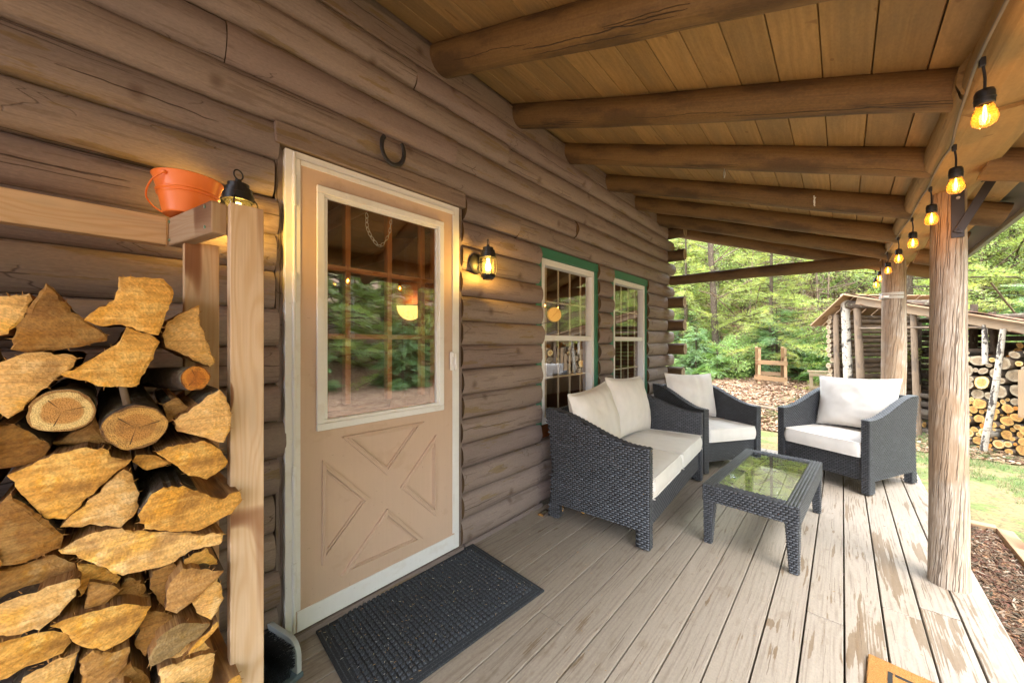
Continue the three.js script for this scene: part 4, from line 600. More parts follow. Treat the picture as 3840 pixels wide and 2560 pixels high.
{
  const t = thing('coir_mat', 'tan coir doormat with black border line at the outer deck boards', 'doormat', [1.66, 0, 2.045], -0.07); const Lx = 0.78, Lz = 0.46;
  mesh('pile', boxUV(new RoundedBoxGeometry(Lx, 0.016, Lz, 2, 0.005).translate(0, 0.008, 0), 0), M.coir, t);
  const b = [], k = 0.062, w = 0.013; for (const s of [-1, 1]) { b.push(at(box(Lx - 2 * k, 0.0012, w, 0), 0, 0.0168, s * (Lz / 2 - k))); b.push(at(box(w, 0.0012, Lz - 2 * k - 2 * w, 0), s * (Lx / 2 - k - w / 2), 0.0168, 0)); } mesh('border_line', merge(b), mat({ color: lin(0.02, 0.018, 0.016), roughness: 1 }), t);
  const r = rng(9), n = 9000, im = new THREE.InstancedMesh(new THREE.ConeGeometry(0.0007, 0.011, 3), mat({ color: 0xffffff, roughness: 1 }), n), m4 = new THREE.Matrix4(), q = new THREE.Quaternion(), e = new THREE.Euler();
  for (let i = 0; i < n; i++) { const x = rr(-Lx / 2, Lx / 2, r), z = rr(-Lz / 2, Lz / 2, r), dx = Lx / 2 - abs(x), dz = Lz / 2 - abs(z), dk = (abs(dx - k - w / 2) < w / 2 && dz > k - w / 2) || (abs(dz - k) < w / 2 && dx > k); e.set(rr(-0.7, 0.7, r), r() * 7, rr(-0.7, 0.7, r)); m4.compose(V(x, 0.0165, z), q.setFromEuler(e), V(1, 1, 1)); im.setMatrixAt(i, m4); const c = rr(0.7, 1.2, r); im.setColorAt(i, dk ? lin(0.02, 0.018, 0.016) : lin(0.37 * c, 0.19 * c, 0.055 * c)); }
  im.name = 'fibre_pile'; stuff(im); im.castShadow = im.receiveShadow = true; t.add(im);
}
{
  const t = thing('boot_brush', 'grey boot scraper with black bristle brushes by the door frame', 'boot brush', [0.36, 0, 0.14], 0.25), gm = mat({ color: lin(0.42, 0.45, 0.45), roughness: 0.5 }), bm = mat({ color: lin(0.10, 0.14, 0.17), roughness: 0.5 });
  mesh('base_board', at(box(0.2, 0.02, 0.26, 0.005), 0, 0.01, 0), bm, t);
  const sg = (x) => { const s = new THREE.Shape(); s.moveTo(-0.12, 0); s.lineTo(0.12, 0); s.lineTo(0.12, 0.06); s.absarc(0.06, 0.06, 0.06, 0, PI / 2, false); s.lineTo(-0.06, 0.12); s.absarc(-0.06, 0.06, 0.06, PI / 2, PI, false); return new THREE.ExtrudeGeometry(s, { depth: 0.014, bevelEnabled: true, bevelSize: 0.002, bevelThickness: 0.002, bevelSegments: 2 }).rotateY(PI / 2).translate(x, 0.018, 0); };
  mesh('side_block', sg(-0.095), gm, t); mesh('side_block', sg(0.08), gm, t);
  const r = rng(15), n = 2600, im = new THREE.InstancedMesh(new THREE.ConeGeometry(0.0011, 0.06, 4).translate(0, 0.03, 0), mat({ color: lin(0.012, 0.016, 0.024), roughness: 0.5 }), n), m4 = new THREE.Matrix4(), q = new THREE.Quaternion(), e = new THREE.Euler();
  for (let i = 0; i < n; i++) { const k = floor(r() * 3), z = rr(-0.11, 0.11, r); e.set(rr(-0.25, 0.25, r), 0, k === 0 ? rr(-0.5, 0.5, r) : (k === 1 ? -1.35 : 1.35) + rr(-0.25, 0.25, r)); m4.compose(k === 0 ? V(rr(-0.06, 0.06, r), 0.02, z) : V(k === 1 ? -0.078 : 0.078, rr(0.04, 0.12, r), z), q.setFromEuler(e), V(1, rr(0.8, 1.15, r), 1)); im.setMatrixAt(i, m4); }
  im.name = 'bristle_pile'; stuff(im); im.castShadow = true; t.add(im);
}
for (const [x, z, l, tu, m, lb] of [[2.30, 0.20, 0.16, 0.5, 0, 'pale split kindling stick on the deck beneath the loveseat'], [2.38, 0.30, 0.13, 1.0, 1, 'yellow wood chip on the deck beside the loveseat leg'], [2.16, 0.12, 0.10, 0.2, 2, 'short dark kindling scrap against the log wall']]) {
  const g = pole([-l / 2, 0, 0], [l / 2, 0, 0], 0.022, 0.014, { seg: 6, rings: 5, bump: 0.25, seed: x * 9, squash: 1.3 }); const o = tag(mesh('kindling', g, [m === 2 ? M.bark : M.split, M.end[m]]), lb, 'kindling', 'kindling scraps under the loveseat'); o.position.set(x, 0.019, z); o.rotation.y = tu;
}
// ---------------------------------------------------------------- firewood crib by the door
{
  const c = thing('firewood_crib', 'stud timber firewood crib standing against the wall beside the door', 'firewood crib');
  mesh('upright', at(box(0.076, 1.648, 0.04, 0.003, 1, 1), 0.243, 0.824, 0.553), M.lumber[0], c); mesh('upright', at(box(0.08, 1.572, 0.04, 0.003, 1, 4), 0.176, 0.786, 0.335), M.lumber[2], c);
  mesh('rail', at(box(0.95, 0.083, 0.038, 0.003, 0, 3), -0.37, 1.608, 0.262), M.lumber[2], c);
  mesh('cross_block', bar([0.125, 1.608, 0.262], [0.187, 1.607, 0.548], 0.038, 0.084, 0.006, 9), M.lumber[1], c);
  mesh('upright', at(box(0.04, 1.6, 0.085, 0.003, 1, 6), -0.86, 0.8, 0.30), M.lumber[0], c); mesh('floor_runner', at(box(1.1, 0.04, 0.085, 0.003, 0, 8), -0.33, 0.02, 0.5), M.lumber[1], c); mesh('floor_runner', at(box(1.1, 0.04, 0.085, 0.003, 0, 9), -0.33, 0.02, 0.24), M.lumber[1], c);
  const s = []; for (const [z, dx] of [[0.285, 0.004], [0.52, 0.055]]) for (const y of [1.582, 1.636]) s.push(at(new THREE.CylinderGeometry(0.0042, 0.0042, 0.003, 10).rotateZ(PI / 2), 0.105 + dx, y, z)); mesh('screw', merge(s), mat({ color: lin(0.25, 0.42, 0.34), roughness: 0.4, metalness: 0.5 }), c);
}
{ // orange bucket
  const t = thing('bucket', 'orange metal bucket standing on the firewood crib', 'bucket', [0.150, 1.652, 0.315]); t.scale.y = 0.86;
  mesh('body', lathe([[0.0005, 0.002], [0.055, 0.002], [0.057, 0.0], [0.0585, 0.006], [0.0675, 0.062], [0.0715, 0.065], [0.0715, 0.069], [0.0685, 0.071], [0.0735, 0.075], [0.0735, 0.079], [0.0705, 0.082], [0.080, 0.124], [0.0825, 0.126], [0.0822, 0.129], [0.0795, 0.1285], [0.0665, 0.06], [0.054, 0.005], [0.0005, 0.005]], 48), M.orange, t);
  mesh('handle', tube([[-0.081, 0.116, 0], [-0.088, 0.09, 0.03], [-0.07, 0.045, 0.068], [-0.01, 0.02, 0.082], [0.05, 0.045, 0.075], [0.084, 0.09, 0.03], [0.081, 0.116, 0]], 0.0022, 7, 40), M.orange, t).rotation.y = -2.35;
  mesh('ear', merge([at(new THREE.SphereGeometry(0.006, 8, 6), 0.08, 0.116, 0), at(new THREE.SphereGeometry(0.006, 8, 6), -0.08, 0.116, 0)]), M.orange, t).rotation.y = -2.35;
}
const cribLogs = [];
function billet(pts, zf, o) { // split piece: outline of its sawn end in metres, running back toward the wall
  const { len = 0.38, seed = 1, m = 0, bark = [0.3, 0.6], label, group } = o, C = [0, 0]; pts.forEach(q => { C[0] += q[0] / pts.length; C[1] += q[1] / pts.length; });
  const out = []; pts.forEach((a, i) => { const b = pts[(i + 1) % pts.length], L = hypot(b[0] - a[0], b[1] - a[1]), n = max(1, Math.round(L / 0.009)); for (let k = 0; k < n; k++) { const t = k / n, x = lerp(a[0], b[0], t), y = lerp(a[1], b[1], t), j = k ? 0.0036 : 0.0012; out.push([x - C[0] + j * 2 * f3(x * 120, y * 120, seed, 2), y - C[1] + j * 2 * f3(x * 120, y * 120, seed + 9, 2)]); } });
  let ar = 0; out.forEach((a, i) => { const b = out[(i + 1) % out.length]; ar += a[0] * b[1] - b[0] * a[1]; }); if (ar < 0) out.reverse();
  const n = out.length, p = [], uv = [], ix = [[], [], []], nz = 7, tx = rr(-0.05, 0.05, rng(seed * 7 + 1)), ty = rr(-0.03, 0.03, rng(seed * 7 + 2)), tap = rr(0.86, 1.0, rng(seed * 7 + 3));
  let ti = 0, tb = 0; pts.forEach((q, i) => { const d = hypot(q[0] - C[0], q[1] - C[1]); if (d > tb) { tb = d; ti = i; } }); const pith = [(pts[ti][0] - C[0]) * 1.05, (pts[ti][1] - C[1]) * 1.05], fu = q => [q[0] - pith[0] + 0.25, q[1] - pith[1] + 0.25];
  const zj = q => 0.004 * f3(q[0] * 40, q[1] * 40, seed, 2) + tx * q[0] * 2 + ty * q[1] * 2;
  const per = [0]; for (let i = 0; i < n; i++) per.push(per[i] + hypot(out[(i + 1) % n][0] - out[i][0], out[(i + 1) % n][1] - out[i][1]));
  for (let j = 0; j <= nz; j++) { const k = j / nz, sc = lerp(1, tap, k); for (let i = 0; i <= n; i++) { const q = out[i % n], s = sc * (j === 0 ? 1 : 1 + 0.05 * f3(q[0] * 25 + seed, q[1] * 25, k * 4)), z = j === 0 ? zj(q) : -k * len + (j === nz ? 0 : 0); p.push(q[0] * s + tx * 0.3 * k * len, q[1] * s, z); uv.push(k * len + seed * 0.31, per[i]); } }
  for (let j = 0; j < nz; j++) for (let i = 0; i < n; i++) { const a = j * (n + 1) + i, b = a + 1, c = a + n + 1, d = c + 1, f = per[i] / per[n], isB = bark[0] < bark[1] ? f > bark[0] && f < bark[1] : f > bark[0] || f < bark[1]; ix[isB ? 2 : 1].push(a, d, b, a, c, d); }
  // front: an inner ring lets the sawn face lie a little unevenly, edges eased
  const b0 = p.length / 3; for (let i = 0; i < n; i++) { const q = out[i]; p.push(q[0], q[1], zj(q)); uv.push(...fu(q)); }
  const b1 = p.length / 3; for (let i = 0; i < n; i++) { const q = out[i], l = hypot(q[0], q[1]), s = max(0, 1 - 0.006 / l); const w = [q[0] * s, q[1] * s]; p.push(w[0], w[1], zj(w) + 0.0035); uv.push(...fu(w)); }
  for (let i = 0; i < n; i++) { const k = (i + 1) % n; ix[0].push(b0 + i, b0 + k, b1 + k, b0 + i, b1 + k, b1 + i); }
  THREE.ShapeUtils.triangulateShape(out.map((q, i) => new THREE.Vector2(p[(b1 + i) * 3], p[(b1 + i) * 3 + 1])), []).forEach(f => ix[0].push(b1 + f[0], b1 + f[1], b1 + f[2]));
  const b2 = p.length / 3; for (let i = 0; i < n; i++) { const q = (nz * (n + 1) + i) * 3; p.push(p[q], p[q + 1], p[q + 2]); uv.push(out[i][0], out[i][1]); }
  THREE.ShapeUtils.triangulateShape(out.map((q, i) => new THREE.Vector2(p[(b2 + i) * 3], p[(b2 + i) * 3 + 1])), []).forEach(f => ix[0].push(b2 + f[0], b2 + f[2], b2 + f[1]));
  // torn fibres and splinters standing off the rim of the sawn end
  const sr = rng(seed * 31 + 5); for (let k = 0; k < n; k++) { if (sr() > 0.30) continue; const q = out[k], l = hypot(q[0], q[1]) || 1, ux = q[0] / l, uy = q[1] / l, len_ = rr(0.003, 0.011, sr), w = rr(0.0006, 0.0016, sr), a = rr(-0.9, 0.9, sr), dx = ux * cos(a) - uy * sin(a), dy = ux * sin(a) + uy * cos(a), o = p.length / 3, z = zj(q) - rr(0, 0.012, sr); p.push(q[0] * 0.98 - dy * w, q[1] * 0.98 + dx * w, z, q[0] * 0.98 + dy * w, q[1] * 0.98 - dx * w, z, q[0] + dx * len_, q[1] + dy * len_, z + rr(-0.004, 0.009, sr), q[0] * 0.98, q[1] * 0.98, z - 0.004); for (let t = 0; t < 4; t++) uv.push(0.2 + t * 0.001, 0.1); ix[1].push(o, o + 1, o + 2, o, o + 2, o + 3, o + 1, o + 3, o + 2); }
  const g = geo(p, uv, [...ix[0], ...ix[1], ...ix[2]]); g.addGroup(0, ix[0].length, 0); g.addGroup(ix[0].length, ix[1].length, 1); g.addGroup(ix[0].length + ix[1].length, ix[2].length, 2);
  const e = mesh('firewood_billet', toCreasedNormals(g, 0.7), [M.end[m], M.split, M.bark]); e.position.set(C[0], C[1], zf); tag(e, label, 'firewood', group); cribLogs.push(e); return e;
}
{
  const z1 = (x, y) => [x * 0.5102, 950 + y * 0.5102], z2 = (x, y) => [x * 0.5805, 1650 + y * 0.5805], GRP = 'firewood stacked in the crib', OWN = {
    0: 'pale split billet under the rail at the top of the crib',
    3: 'tan billet with a ragged lower tip above the birch round',
    4: 'yellow billet wedged under the flared mossy one',
    6: 'tan quarter billet just above the lapping golden one, against the upright',
    7: 'yellow billet with white fungus streak beside the crib upright',
    9: 'tan wedge billet tucked under the broad golden one',
    11: 'small yellow wedge between the dark barked round and golden billets',
    13: 'dark brown triangular billet beside the long pale cream one',
    14: 'tan billet with a wide stained side above the lowest rows',
    15: 'small brown block billet under the long pale cream one',
    16: 'golden lens shaped billet above the grey silver billets',
    17: 'brownish billet with a bark flank under the end of the pale cream one',
    18: 'small rounded tan billet pressed against the crib upright',
    20: 'thin yellow splinter lying along the grey weathered billet',
    21: 'golden billet with a white fungus spot low in the crib',
    22: 'tan billet with a straight edge beneath the golden spotted one',
    23: 'silvery brown billet under the golden lens shaped one',
    24: 'square cornered tan billet at the foot of the upright in view',
    25: 'mossy dark bark billet beside the birch round',
    26: 'dark barky billet wedged between the small block and golden lens',
    27: 'dark billet beneath the grey weathered one',
    35: 'brown bark strip billet filling the gap under the birch round',
  };
  const L = [ // [view, outline in that view, depth of its face, tone, label]
    [z1, [[-60, 330], [215, 292], [238, 345], [170, 450], [60, 590], [-60, 640]], 0.60, 3],
    [z1, [[330, 215], [395, 260], [440, 340], [570, 450], [700, 540], [790, 600], [785, 645], [600, 685], [200, 730], [70, 705], [120, 560], [220, 380], [290, 280]], 0.60, 2, 'brown triangular billet with a torn tip topping the crib'],
    [z1, [[870, 170], [1060, 175], [1200, 190], [1270, 270], [1265, 330], [1225, 430], [1160, 600], [1090, 590], [890, 520], [740, 535], [610, 490], [700, 420], [830, 345], [870, 260]], 0.60, 1, 'yellow billet with flared mossy upper end topping the crib'],
    [z1, [[-60, 820], [180, 735], [480, 735], [565, 770], [540, 830], [400, 920], [250, 1060], [110, 1180], [60, 1215], [-60, 1130]], 0.61, 0],
    [z1, [[930, 540], [1110, 600], [1170, 650], [1100, 800], [1020, 960], [960, 985], [760, 975], [440, 890], [560, 840], [700, 760], [850, 670], [900, 600]], 0.605, 1],
    [z1, [[1460, 380], [1470, 500], [1520, 650], [1580, 800], [1540, 835], [1350, 750], [1215, 690], [1190, 600], [1230, 500], [1330, 440]], 0.55, 0, 'upright tan billet leaning on the inner upright of the crib'],
    [z1, [[1610, 1000], [1660, 1060], [1700, 1180], [1690, 1300], [1640, 1390], [1480, 1350], [1300, 1310], [1280, 1230], [1400, 1150], [1500, 1060]], 0.605, 0],
    [z2, [[1000, 70], [1150, 25], [1320, 5], [1420, 60], [1475, 150], [1420, 200], [1335, 255], [1200, 215], [1100, 140]], 0.60, 1],
    [z2, [[40, 230], [160, 180], [340, 90], [560, 40], [700, 60], [720, 110], [850, 120], [800, 170], [700, 250], [560, 370], [420, 515], [290, 520], [200, 430], [110, 330]], 0.61, 1, 'broad golden billet with a dark hole in its sawn end'],
    [z2, [[800, 185], [850, 220], [900, 340], [880, 460], [780, 565], [620, 545], [385, 565], [440, 500], [600, 365], [720, 250]], 0.605, 0],
    [z2, [[1050, 300], [1180, 290], [1290, 340], [1420, 380], [1550, 335], [1570, 390], [1500, 480], [1380, 540], [1280, 590], [1100, 590], [930, 570], [890, 480], [920, 420], [980, 340]], 0.625, 1, 'golden billet with a long tapering end lapping over the crib upright'],
    [z2, [[880, 95], [1000, 95], [1110, 150], [1060, 170], [950, 195], [850, 140]], 0.575, 1],
    [z2, [[560, 620], [740, 575], [1000, 590], [1300, 600], [1445, 595], [1420, 660], [1250, 700], [1060, 810], [900, 850], [790, 880], [600, 800], [440, 750], [370, 720]], 0.615, 3, 'long pale cream billet lying across the middle of the crib'],
    [z2, [[-50, 440], [60, 350], [200, 450], [320, 540], [410, 610], [390, 690], [240, 760], [100, 800], [-50, 820]], 0.61, 2],
    [z2, [[-50, 1090], [130, 1010], [350, 930], [500, 890], [515, 900], [490, 1000], [380, 1120], [250, 1220], [100, 1260], [-50, 1268]], 0.61, 0],
    [z2, [[570, 920], [740, 940], [770, 970], [680, 1060], [570, 1115], [540, 1105]], 0.59, 5],
    [z2, [[320, 1190], [400, 1160], [600, 1100], [800, 1055], [975, 1075], [920, 1170], [860, 1260], [780, 1310], [680, 1365], [560, 1340], [470, 1300], [440, 1250]], 0.61, 1],
    [z2, [[1180, 830], [1320, 830], [1440, 835], [1360, 930], [1250, 1030], [1140, 1120], [1065, 1100], [1080, 970], [1120, 900]], 0.61, 5],
    [z2, [[1390, 880], [1430, 940], [1440, 1020], [1400, 1100], [1360, 1160], [1270, 1120], [1240, 1050], [1310, 960]], 0.60, 0],
    [z2, [[950, 1400], [1010, 1290], [1080, 1230], [1150, 1190], [1250, 1180], [1360, 1190], [1300, 1270], [1200, 1330], [1100, 1400], [970, 1455]], 0.61, 4, 'grey weathered billet with lichen on its bark in the crib'],
    [z2, [[1180, 1412], [1400, 1165], [1412, 1190], [1310, 1312]], 0.60, 1],
    [z2, [[-50, 1320], [170, 1262], [340, 1232], [440, 1262], [460, 1310], [400, 1380], [200, 1450], [-50, 1560]], 0.61, 1],
    [z2, [[150, 1530], [330, 1430], [510, 1365], [480, 1450], [400, 1640], [60, 1640]], 0.605, 0],
    [z2, [[510, 1420], [600, 1350], [720, 1372], [840, 1340], [820, 1450], [760, 1530], [640, 1600], [540, 1600]], 0.60, 5],
    [z2, [[1030, 1480], [1180, 1430], [1360, 1375], [1390, 1380], [1370, 1500], [1320, 1640], [1030, 1640]], 0.605, 0],
    [z1, [[-60, 1270], [100, 1260], [250, 1330], [350, 1390], [330, 1480], [200, 1550], [-60, 1600]], 0.58, 2],
    [z2, [[690, 1060], [830, 885], [905, 905], [975, 1070], [800, 1052]], 0.56, 2],
    [z2, [[760, 1520], [840, 1430], [960, 1540], [990, 1640], [760, 1640]], 0.57, 2],
    [z2, [[-50, 840], [100, 815], [350, 740], [480, 795], [505, 885], [350, 925], [120, 1005], [-50, 1080]], 0.565, 5, 'brown billet with a dirty riven side above the lowest rows'],
    [z2, [[490, 790], [640, 815], [780, 885], [750, 935], [565, 915], [520, 1000]], 0.57, 1, 'yellow billet set back beneath the long pale cream one'],
    [z2, [[1190, 765], [1330, 695], [1435, 828], [1180, 825]], 0.575, 1, 'orange flanked billet set back under the pale cream end'],
    [z2, [[980, 850], [1120, 790], [1175, 835], [1085, 965], [1065, 1095], [965, 960]], 0.565, 2, 'dark bark billet set back beside the brownish one'],
    [z2, [[900, 1090], [1000, 1105], [1060, 1115], [1150, 1185], [1000, 1285], [935, 1395], [865, 1330], [920, 1175]], 0.57, 2, 'lichen flecked dark billet above the grey weathered one'],
    [z2, [[1040, 1440], [1180, 1340], [1300, 1280], [1385, 1372], [1180, 1428]], 0.58, 0, 'tan billet set back under the thin yellow splinter'],
    [z1, [[1190, 1110], [1290, 1060], [1400, 1140], [1280, 1225], [1225, 1240]], 0.56, 5, 'small brown billet set back beside the dark barked round'],
    [z1, [[600, 1290], [700, 1200], [760, 1330], [820, 1440], [640, 1400], [330, 1400], [450, 1370]], 0.54, 5],
  ];
  L.forEach(([f, pts, z, m, lb], i) => billet(pts.map(q => { const w = onZ(...f(...q), z); return [w.x, w.y]; }), z, { seed: i * 1.31 + 2, m, bark: [[0.1, 0.35], [0.55, 0.85], [0.8, 0.1], [2, 3]][i % 4], label: lb ?? OWN[i], group: GRP }));
  // round pieces
  const rnd = (f, c, rx, ry, z, dx, dy, cap, side, label, sq = 1) => { const q = onZ(...f(...c), z), e = onZ(...f(c[0] + rx, c[1]), z), w = onZ(...f(c[0], c[1] + ry), z), r = (abs(e.x - q.x) + abs(w.y - q.y)) / 2; const g = pole([-dx * 0.36, -dy * 0.36, -0.38], [0, 0, 0], r * 0.95, r, { seg: 26, rings: 12, bump: 0.09, seed: c[0] * 0.01, squash: 1 }); const o = tag(mesh('firewood_round', g, [side, cap]), label, 'firewood', GRP); o.position.copy(q); cribLogs.push(o); return o; };
  rnd(z1, [1455, 915], 112, 92, 0.61, 0.18, 0.05, M.ringD, M.bark, 'thin round log with glossy orange cut end in the crib');
  rnd(z1, [450, 1145], 235, 165, 0.61, 0, 0, M.ring[0], M.birch, 'round birch log with pale outer ring in the crib');
  rnd(z1, [990, 1305], 235, 160, 0.615, 0.05, -0.1, M.ring[1], M.bark, 'dark barked round log with a broken twig stub in the crib');
  { const q = onZ(...z1(895, 1090), 0.6), t = tag(mesh('twig_stub', pole([q.x + 0.008, q.y - 0.045, 0.58], [q.x - 0.006, q.y + 0.038, 0.592], 0.0075, 0.006, { seg: 8, rings: 5, bump: 0.1, seed: 4 }), [M.pole, M.ring[1]]), 'short broken twig standing between the round logs in the crib', 'twig'); }
  // the stack goes on out of the frame: to the near end of the crib and down to the runners
  const src = cribLogs.slice(), W = 0.362, copy = (o, dx, dy) => { const c = o.clone(); c.name = numbered(o.name.replace(/_\d+$/, '')); c.position.x += dx; c.position.y += dy; scene.add(c); c.userData = { label: 'split firewood billet filling the lowest rows and far end of the crib', category: 'firewood', group: 'firewood filling the rest of the crib' }; };
  for (const o of src) { copy(o, -W, 0); if (o.position.y > 0.56 && o.position.y < 0.98) { copy(o, 0, -0.47); copy(o, -W, -0.47); } }
}
// ---------------------------------------------------------------- woodshed in the yard
{
  const r = rng(61), S = thing('woodshed', 'open sided pole woodshed with birch posts and slab roof beyond the porch', 'woodshed', [9.5, -0.25, 1.86], Math.atan2(-0.73, -0.684));
  const P = (n, a, b, r0, r1, m, o = {}) => mesh(n, pole(a, b, r0, r1, { seg: 10, rings: 12, bump: 0.09, seed: r() * 50, ...o }), [m, M.ring[2]], S);
  P('birch_post', [0.02, 0, 0.0], [-0.09, 2.45, 0], 0.074, 0.066, M.birch, { seg: 14, rings: 24 }); P('post', [0.24, 0, -0.02], [0.13, 2.26, -0.02], 0.062, 0.055, M.pole, { rings: 20 }); P('post', [-0.19, 0, 0.02], [-0.23, 2.06, 0.02], 0.05, 0.045, M.pole);
  P('post', [1.13, 0, 0.02], [1.04, 2.12, 0], 0.042, 0.038, M.pole); P('post', [2.55, 0, 0], [2.55, 1.8, 0], 0.04, 0.035, M.pole); P('back_post', [1.35, 0, -1.1], [1.25, 2.0, -1.1], 0.045, 0.04, M.bark); P('back_post', [2.45, 0, -1.1], [2.45, 1.85, -1.1], 0.05, 0.045, M.bark); P('back_post', [0.55, 0, -1.85], [0.55, 2.2, -1.85], 0.05, 0.045, M.bark);
  P('header_log', [-0.02, 2.24, 0.0], [1.3, 2.12, -0.06], 0.075, 0.06, M.bark, { seg: 14 }); P('wall_post', [-0.25, 0, -1.8], [-0.25, 2.0, -1.8], 0.05, 0.05, M.bark);
  let y = 0.05; while (y < 1.98) { const q = rr(0.042, 0.066, r); y += q; P('wall_pole', [-0.33 + rr(-0.02, 0.02, r), y, 0.05 + rr(-0.03, 0.05, r)], [-0.33, y, -1.9], q, q * 0.9, M.pole, { rings: 4 }); y += q * 0.97; }
  y = 0.05; while (y < 1.95) { const q = rr(0.04, 0.06, r); y += q; P('back_pole', [-0.3, y, -1.95], [1.5, y + rr(-0.02, 0.02, r), -1.95], q, q * 0.9, M.bark, { rings: 5 }); y += q + rr(0.0, 0.025, r); }
  const fas = (u, z = 0) => 2.36 - 0.285 * (u - 0.2) + 0.125 * z;
  mesh('fascia_board', bar([0.2, fas(0.2) - 0.07, 0.06], [3.1, fas(3.1) - 0.07, 0.06], 0.03, 0.13, 0.004, 3), mat({ ...T.lumber, bumpScale: 0.002, color: lin(0.52, 0.51, 0.49) }), S);
  for (let k = 0; k < 9; k++) mesh('roof_board', bar([0.1, fas(0.1, 0.12 - k * 0.24) + 0.012, 0.12 - k * 0.24], [3.15, fas(3.15, 0.12 - k * 0.24) + 0.012, 0.12 - k * 0.24], 0.225, 0.022, 0.003, k), M.grey[0], S);
  for (let k = 0; k < 8; k++) mesh('roof_board', bar([0.08, 2.42, 0.08 - k * 0.27], [-0.62, 1.86, 0.08 - k * 0.27], 0.25, 0.022, 0.003, k + 20), M.grey[0], S);
  { const g = sheet(40, 30, (s, t) => [0.12 + 3.0 * s, fas(0.12 + 3.0 * s, 0.22 - 2.15 * t) + 0.034 + 0.02 * f3(s * 20, t * 20, 3), 0.22 - 2.15 * t], (s, t, p) => [p[0], p[2]]); mesh('needle_cover', g, mat({ ...T.litter, bumpScale: 0.02, color: lin(0.7, 0.42, 0.26) }), S); }
  P('rail_pole', [0.25, 1.78, 0.03], [3.0, 1.68, 0.05], 0.02, 0.018, M.pole, { rings: 20 }); P('rail_pole', [0.3, 1.9, -1.1], [3.0, 1.72, -1.1], 0.03, 0.028, M.bark); P('prop_pole', [1.93, 1.22, 0.06], [1.93, 1.76, 0.06], 0.03, 0.028, M.birch); P('prop_pole', [1.96, 0, 0.12], [2.12, 1.70, 0.08], 0.036, 0.028, M.birch, { rings: 16 });
  for (const [a, b, c, d] of [[0.62, 1.62, 0.05, -1.2], [0.74, 1.55, 0.04, -1.25], [0.45, 0.75, 0.05, -0.9]]) mesh('spare_board', at(box(c, b, 0.02, 0.002, 1, a), a, b / 2, d, 0.05), M.grey[0], S);
  mesh('spare_board', at(box(0.08, 0.62, 0.025, 0.002, 1, 5), 2.27, 0.85, 0.03), M.grey[0], S); mesh('spare_board', at(box(0.06, 0.85, 0.025, 0.002, 1, 7), 2.36, 0.95, 0.0), M.grey[0], S);
  S.updateMatrixWorld(true);
  // cut rounds stacked with their ends to the yard
  const mk = (side, cap, s) => new THREE.Mesh(pole([0, 0, -0.4], [0, 0, 0], 1, 1, { seg: 14, rings: 2, bump: 0.10, seed: s }), [side, cap]);
  const protos = [[M.bark, M.ring[1], 1], [M.pole, M.ring[1], 2.2], [M.birch, M.ring[0], 3.1], [M.bark, M.ring[0], 4.7], [M.bark, M.ring[2], 5.4], [M.pole, M.ring[2], 6.3], [M.pole, M.ringD, 7.7]].map(a => mk(...a));
  const stackOf = (u0, u1, top, z, rad, label, group, pick, tries) => {
    const cs = []; for (let k = 0; k < tries; k++) { const v = k / tries, u = rr(u0, u1, r), q = rad(v, 0), yy = rr(q, top(u) - q * 0.6, r), rq = rad(v, yy); if (yy < rq || cs.some(c => hypot(c[0] - u, c[1] - yy) < (c[2] + rq) * 0.95)) continue; cs.push([u, yy, rq]); }
    for (const [u, yy, q] of cs) { const o = pick(yy, q).clone(); o.name = numbered('stacked_round'); o.castShadow = o.receiveShadow = true; const w = V(u, yy, z + rr(-0.05, 0.04, r)).applyMatrix4(S.matrixWorld); o.position.copy(w); o.rotation.y = S.rotation.y + rr(-0.06, 0.06, r); o.rotateZ(r() * 6.28); o.scale.set(q, q * rr(0.75, 1.0, r), rr(0.9, 1.1, r)); scene.add(o); tag(o, label, 'firewood', group); }
    return cs.length;
  };
  stackOf(1.42, 2.95, u => 1.36 + 0.05 * sin(u * 9), -0.05, (v, yy) => yy > 0.66 ? lerp(0.095, 0.024, pow(v, 0.55)) : lerp(0.075, 0.018, pow(v, 0.45)), 'round firewood log end stacked at the front of the woodshed', 'firewood rounds at the woodshed front', (yy, q) => yy > 0.66 ? protos[[4, 5, 3, 2, 4, 5][floor(r() * 6)]] : protos[[0, 1, 6, 1, 0, 2][floor(r() * 6)]], 9000);
  stackOf(1.0, 2.7, u => 1.5, -1.3, (v) => lerp(0.08, 0.04, pow(v, 0.5)), 'dark orange firewood log end stacked at the woodshed back', 'firewood rounds at the woodshed back', () => protos[[6, 0, 6][floor(r() * 3)]], 500);
  for (let k = 0; k < 26; k++) { const u = rr(0.75, 1.35, r), yy = 0.06 + floor(k / 3.2) * 0.095, q = rr(0.035, 0.055, r), o = protos[[0, 2, 4, 3][k % 4]].clone(); o.name = numbered('stacked_billet'); const w = V(u + 0.2, yy, -0.45 + rr(-0.3, 0.3, r)).applyMatrix4(S.matrixWorld); o.position.copy(w); o.rotation.y = S.rotation.y + PI / 2 + rr(-0.3, 0.3, r); o.scale.set(q, q, 1); o.castShadow = o.receiveShadow = true; scene.add(o); tag(o, 'rough firewood log laid sideways inside the woodshed', 'firewood', 'sideways logs inside the woodshed'); }
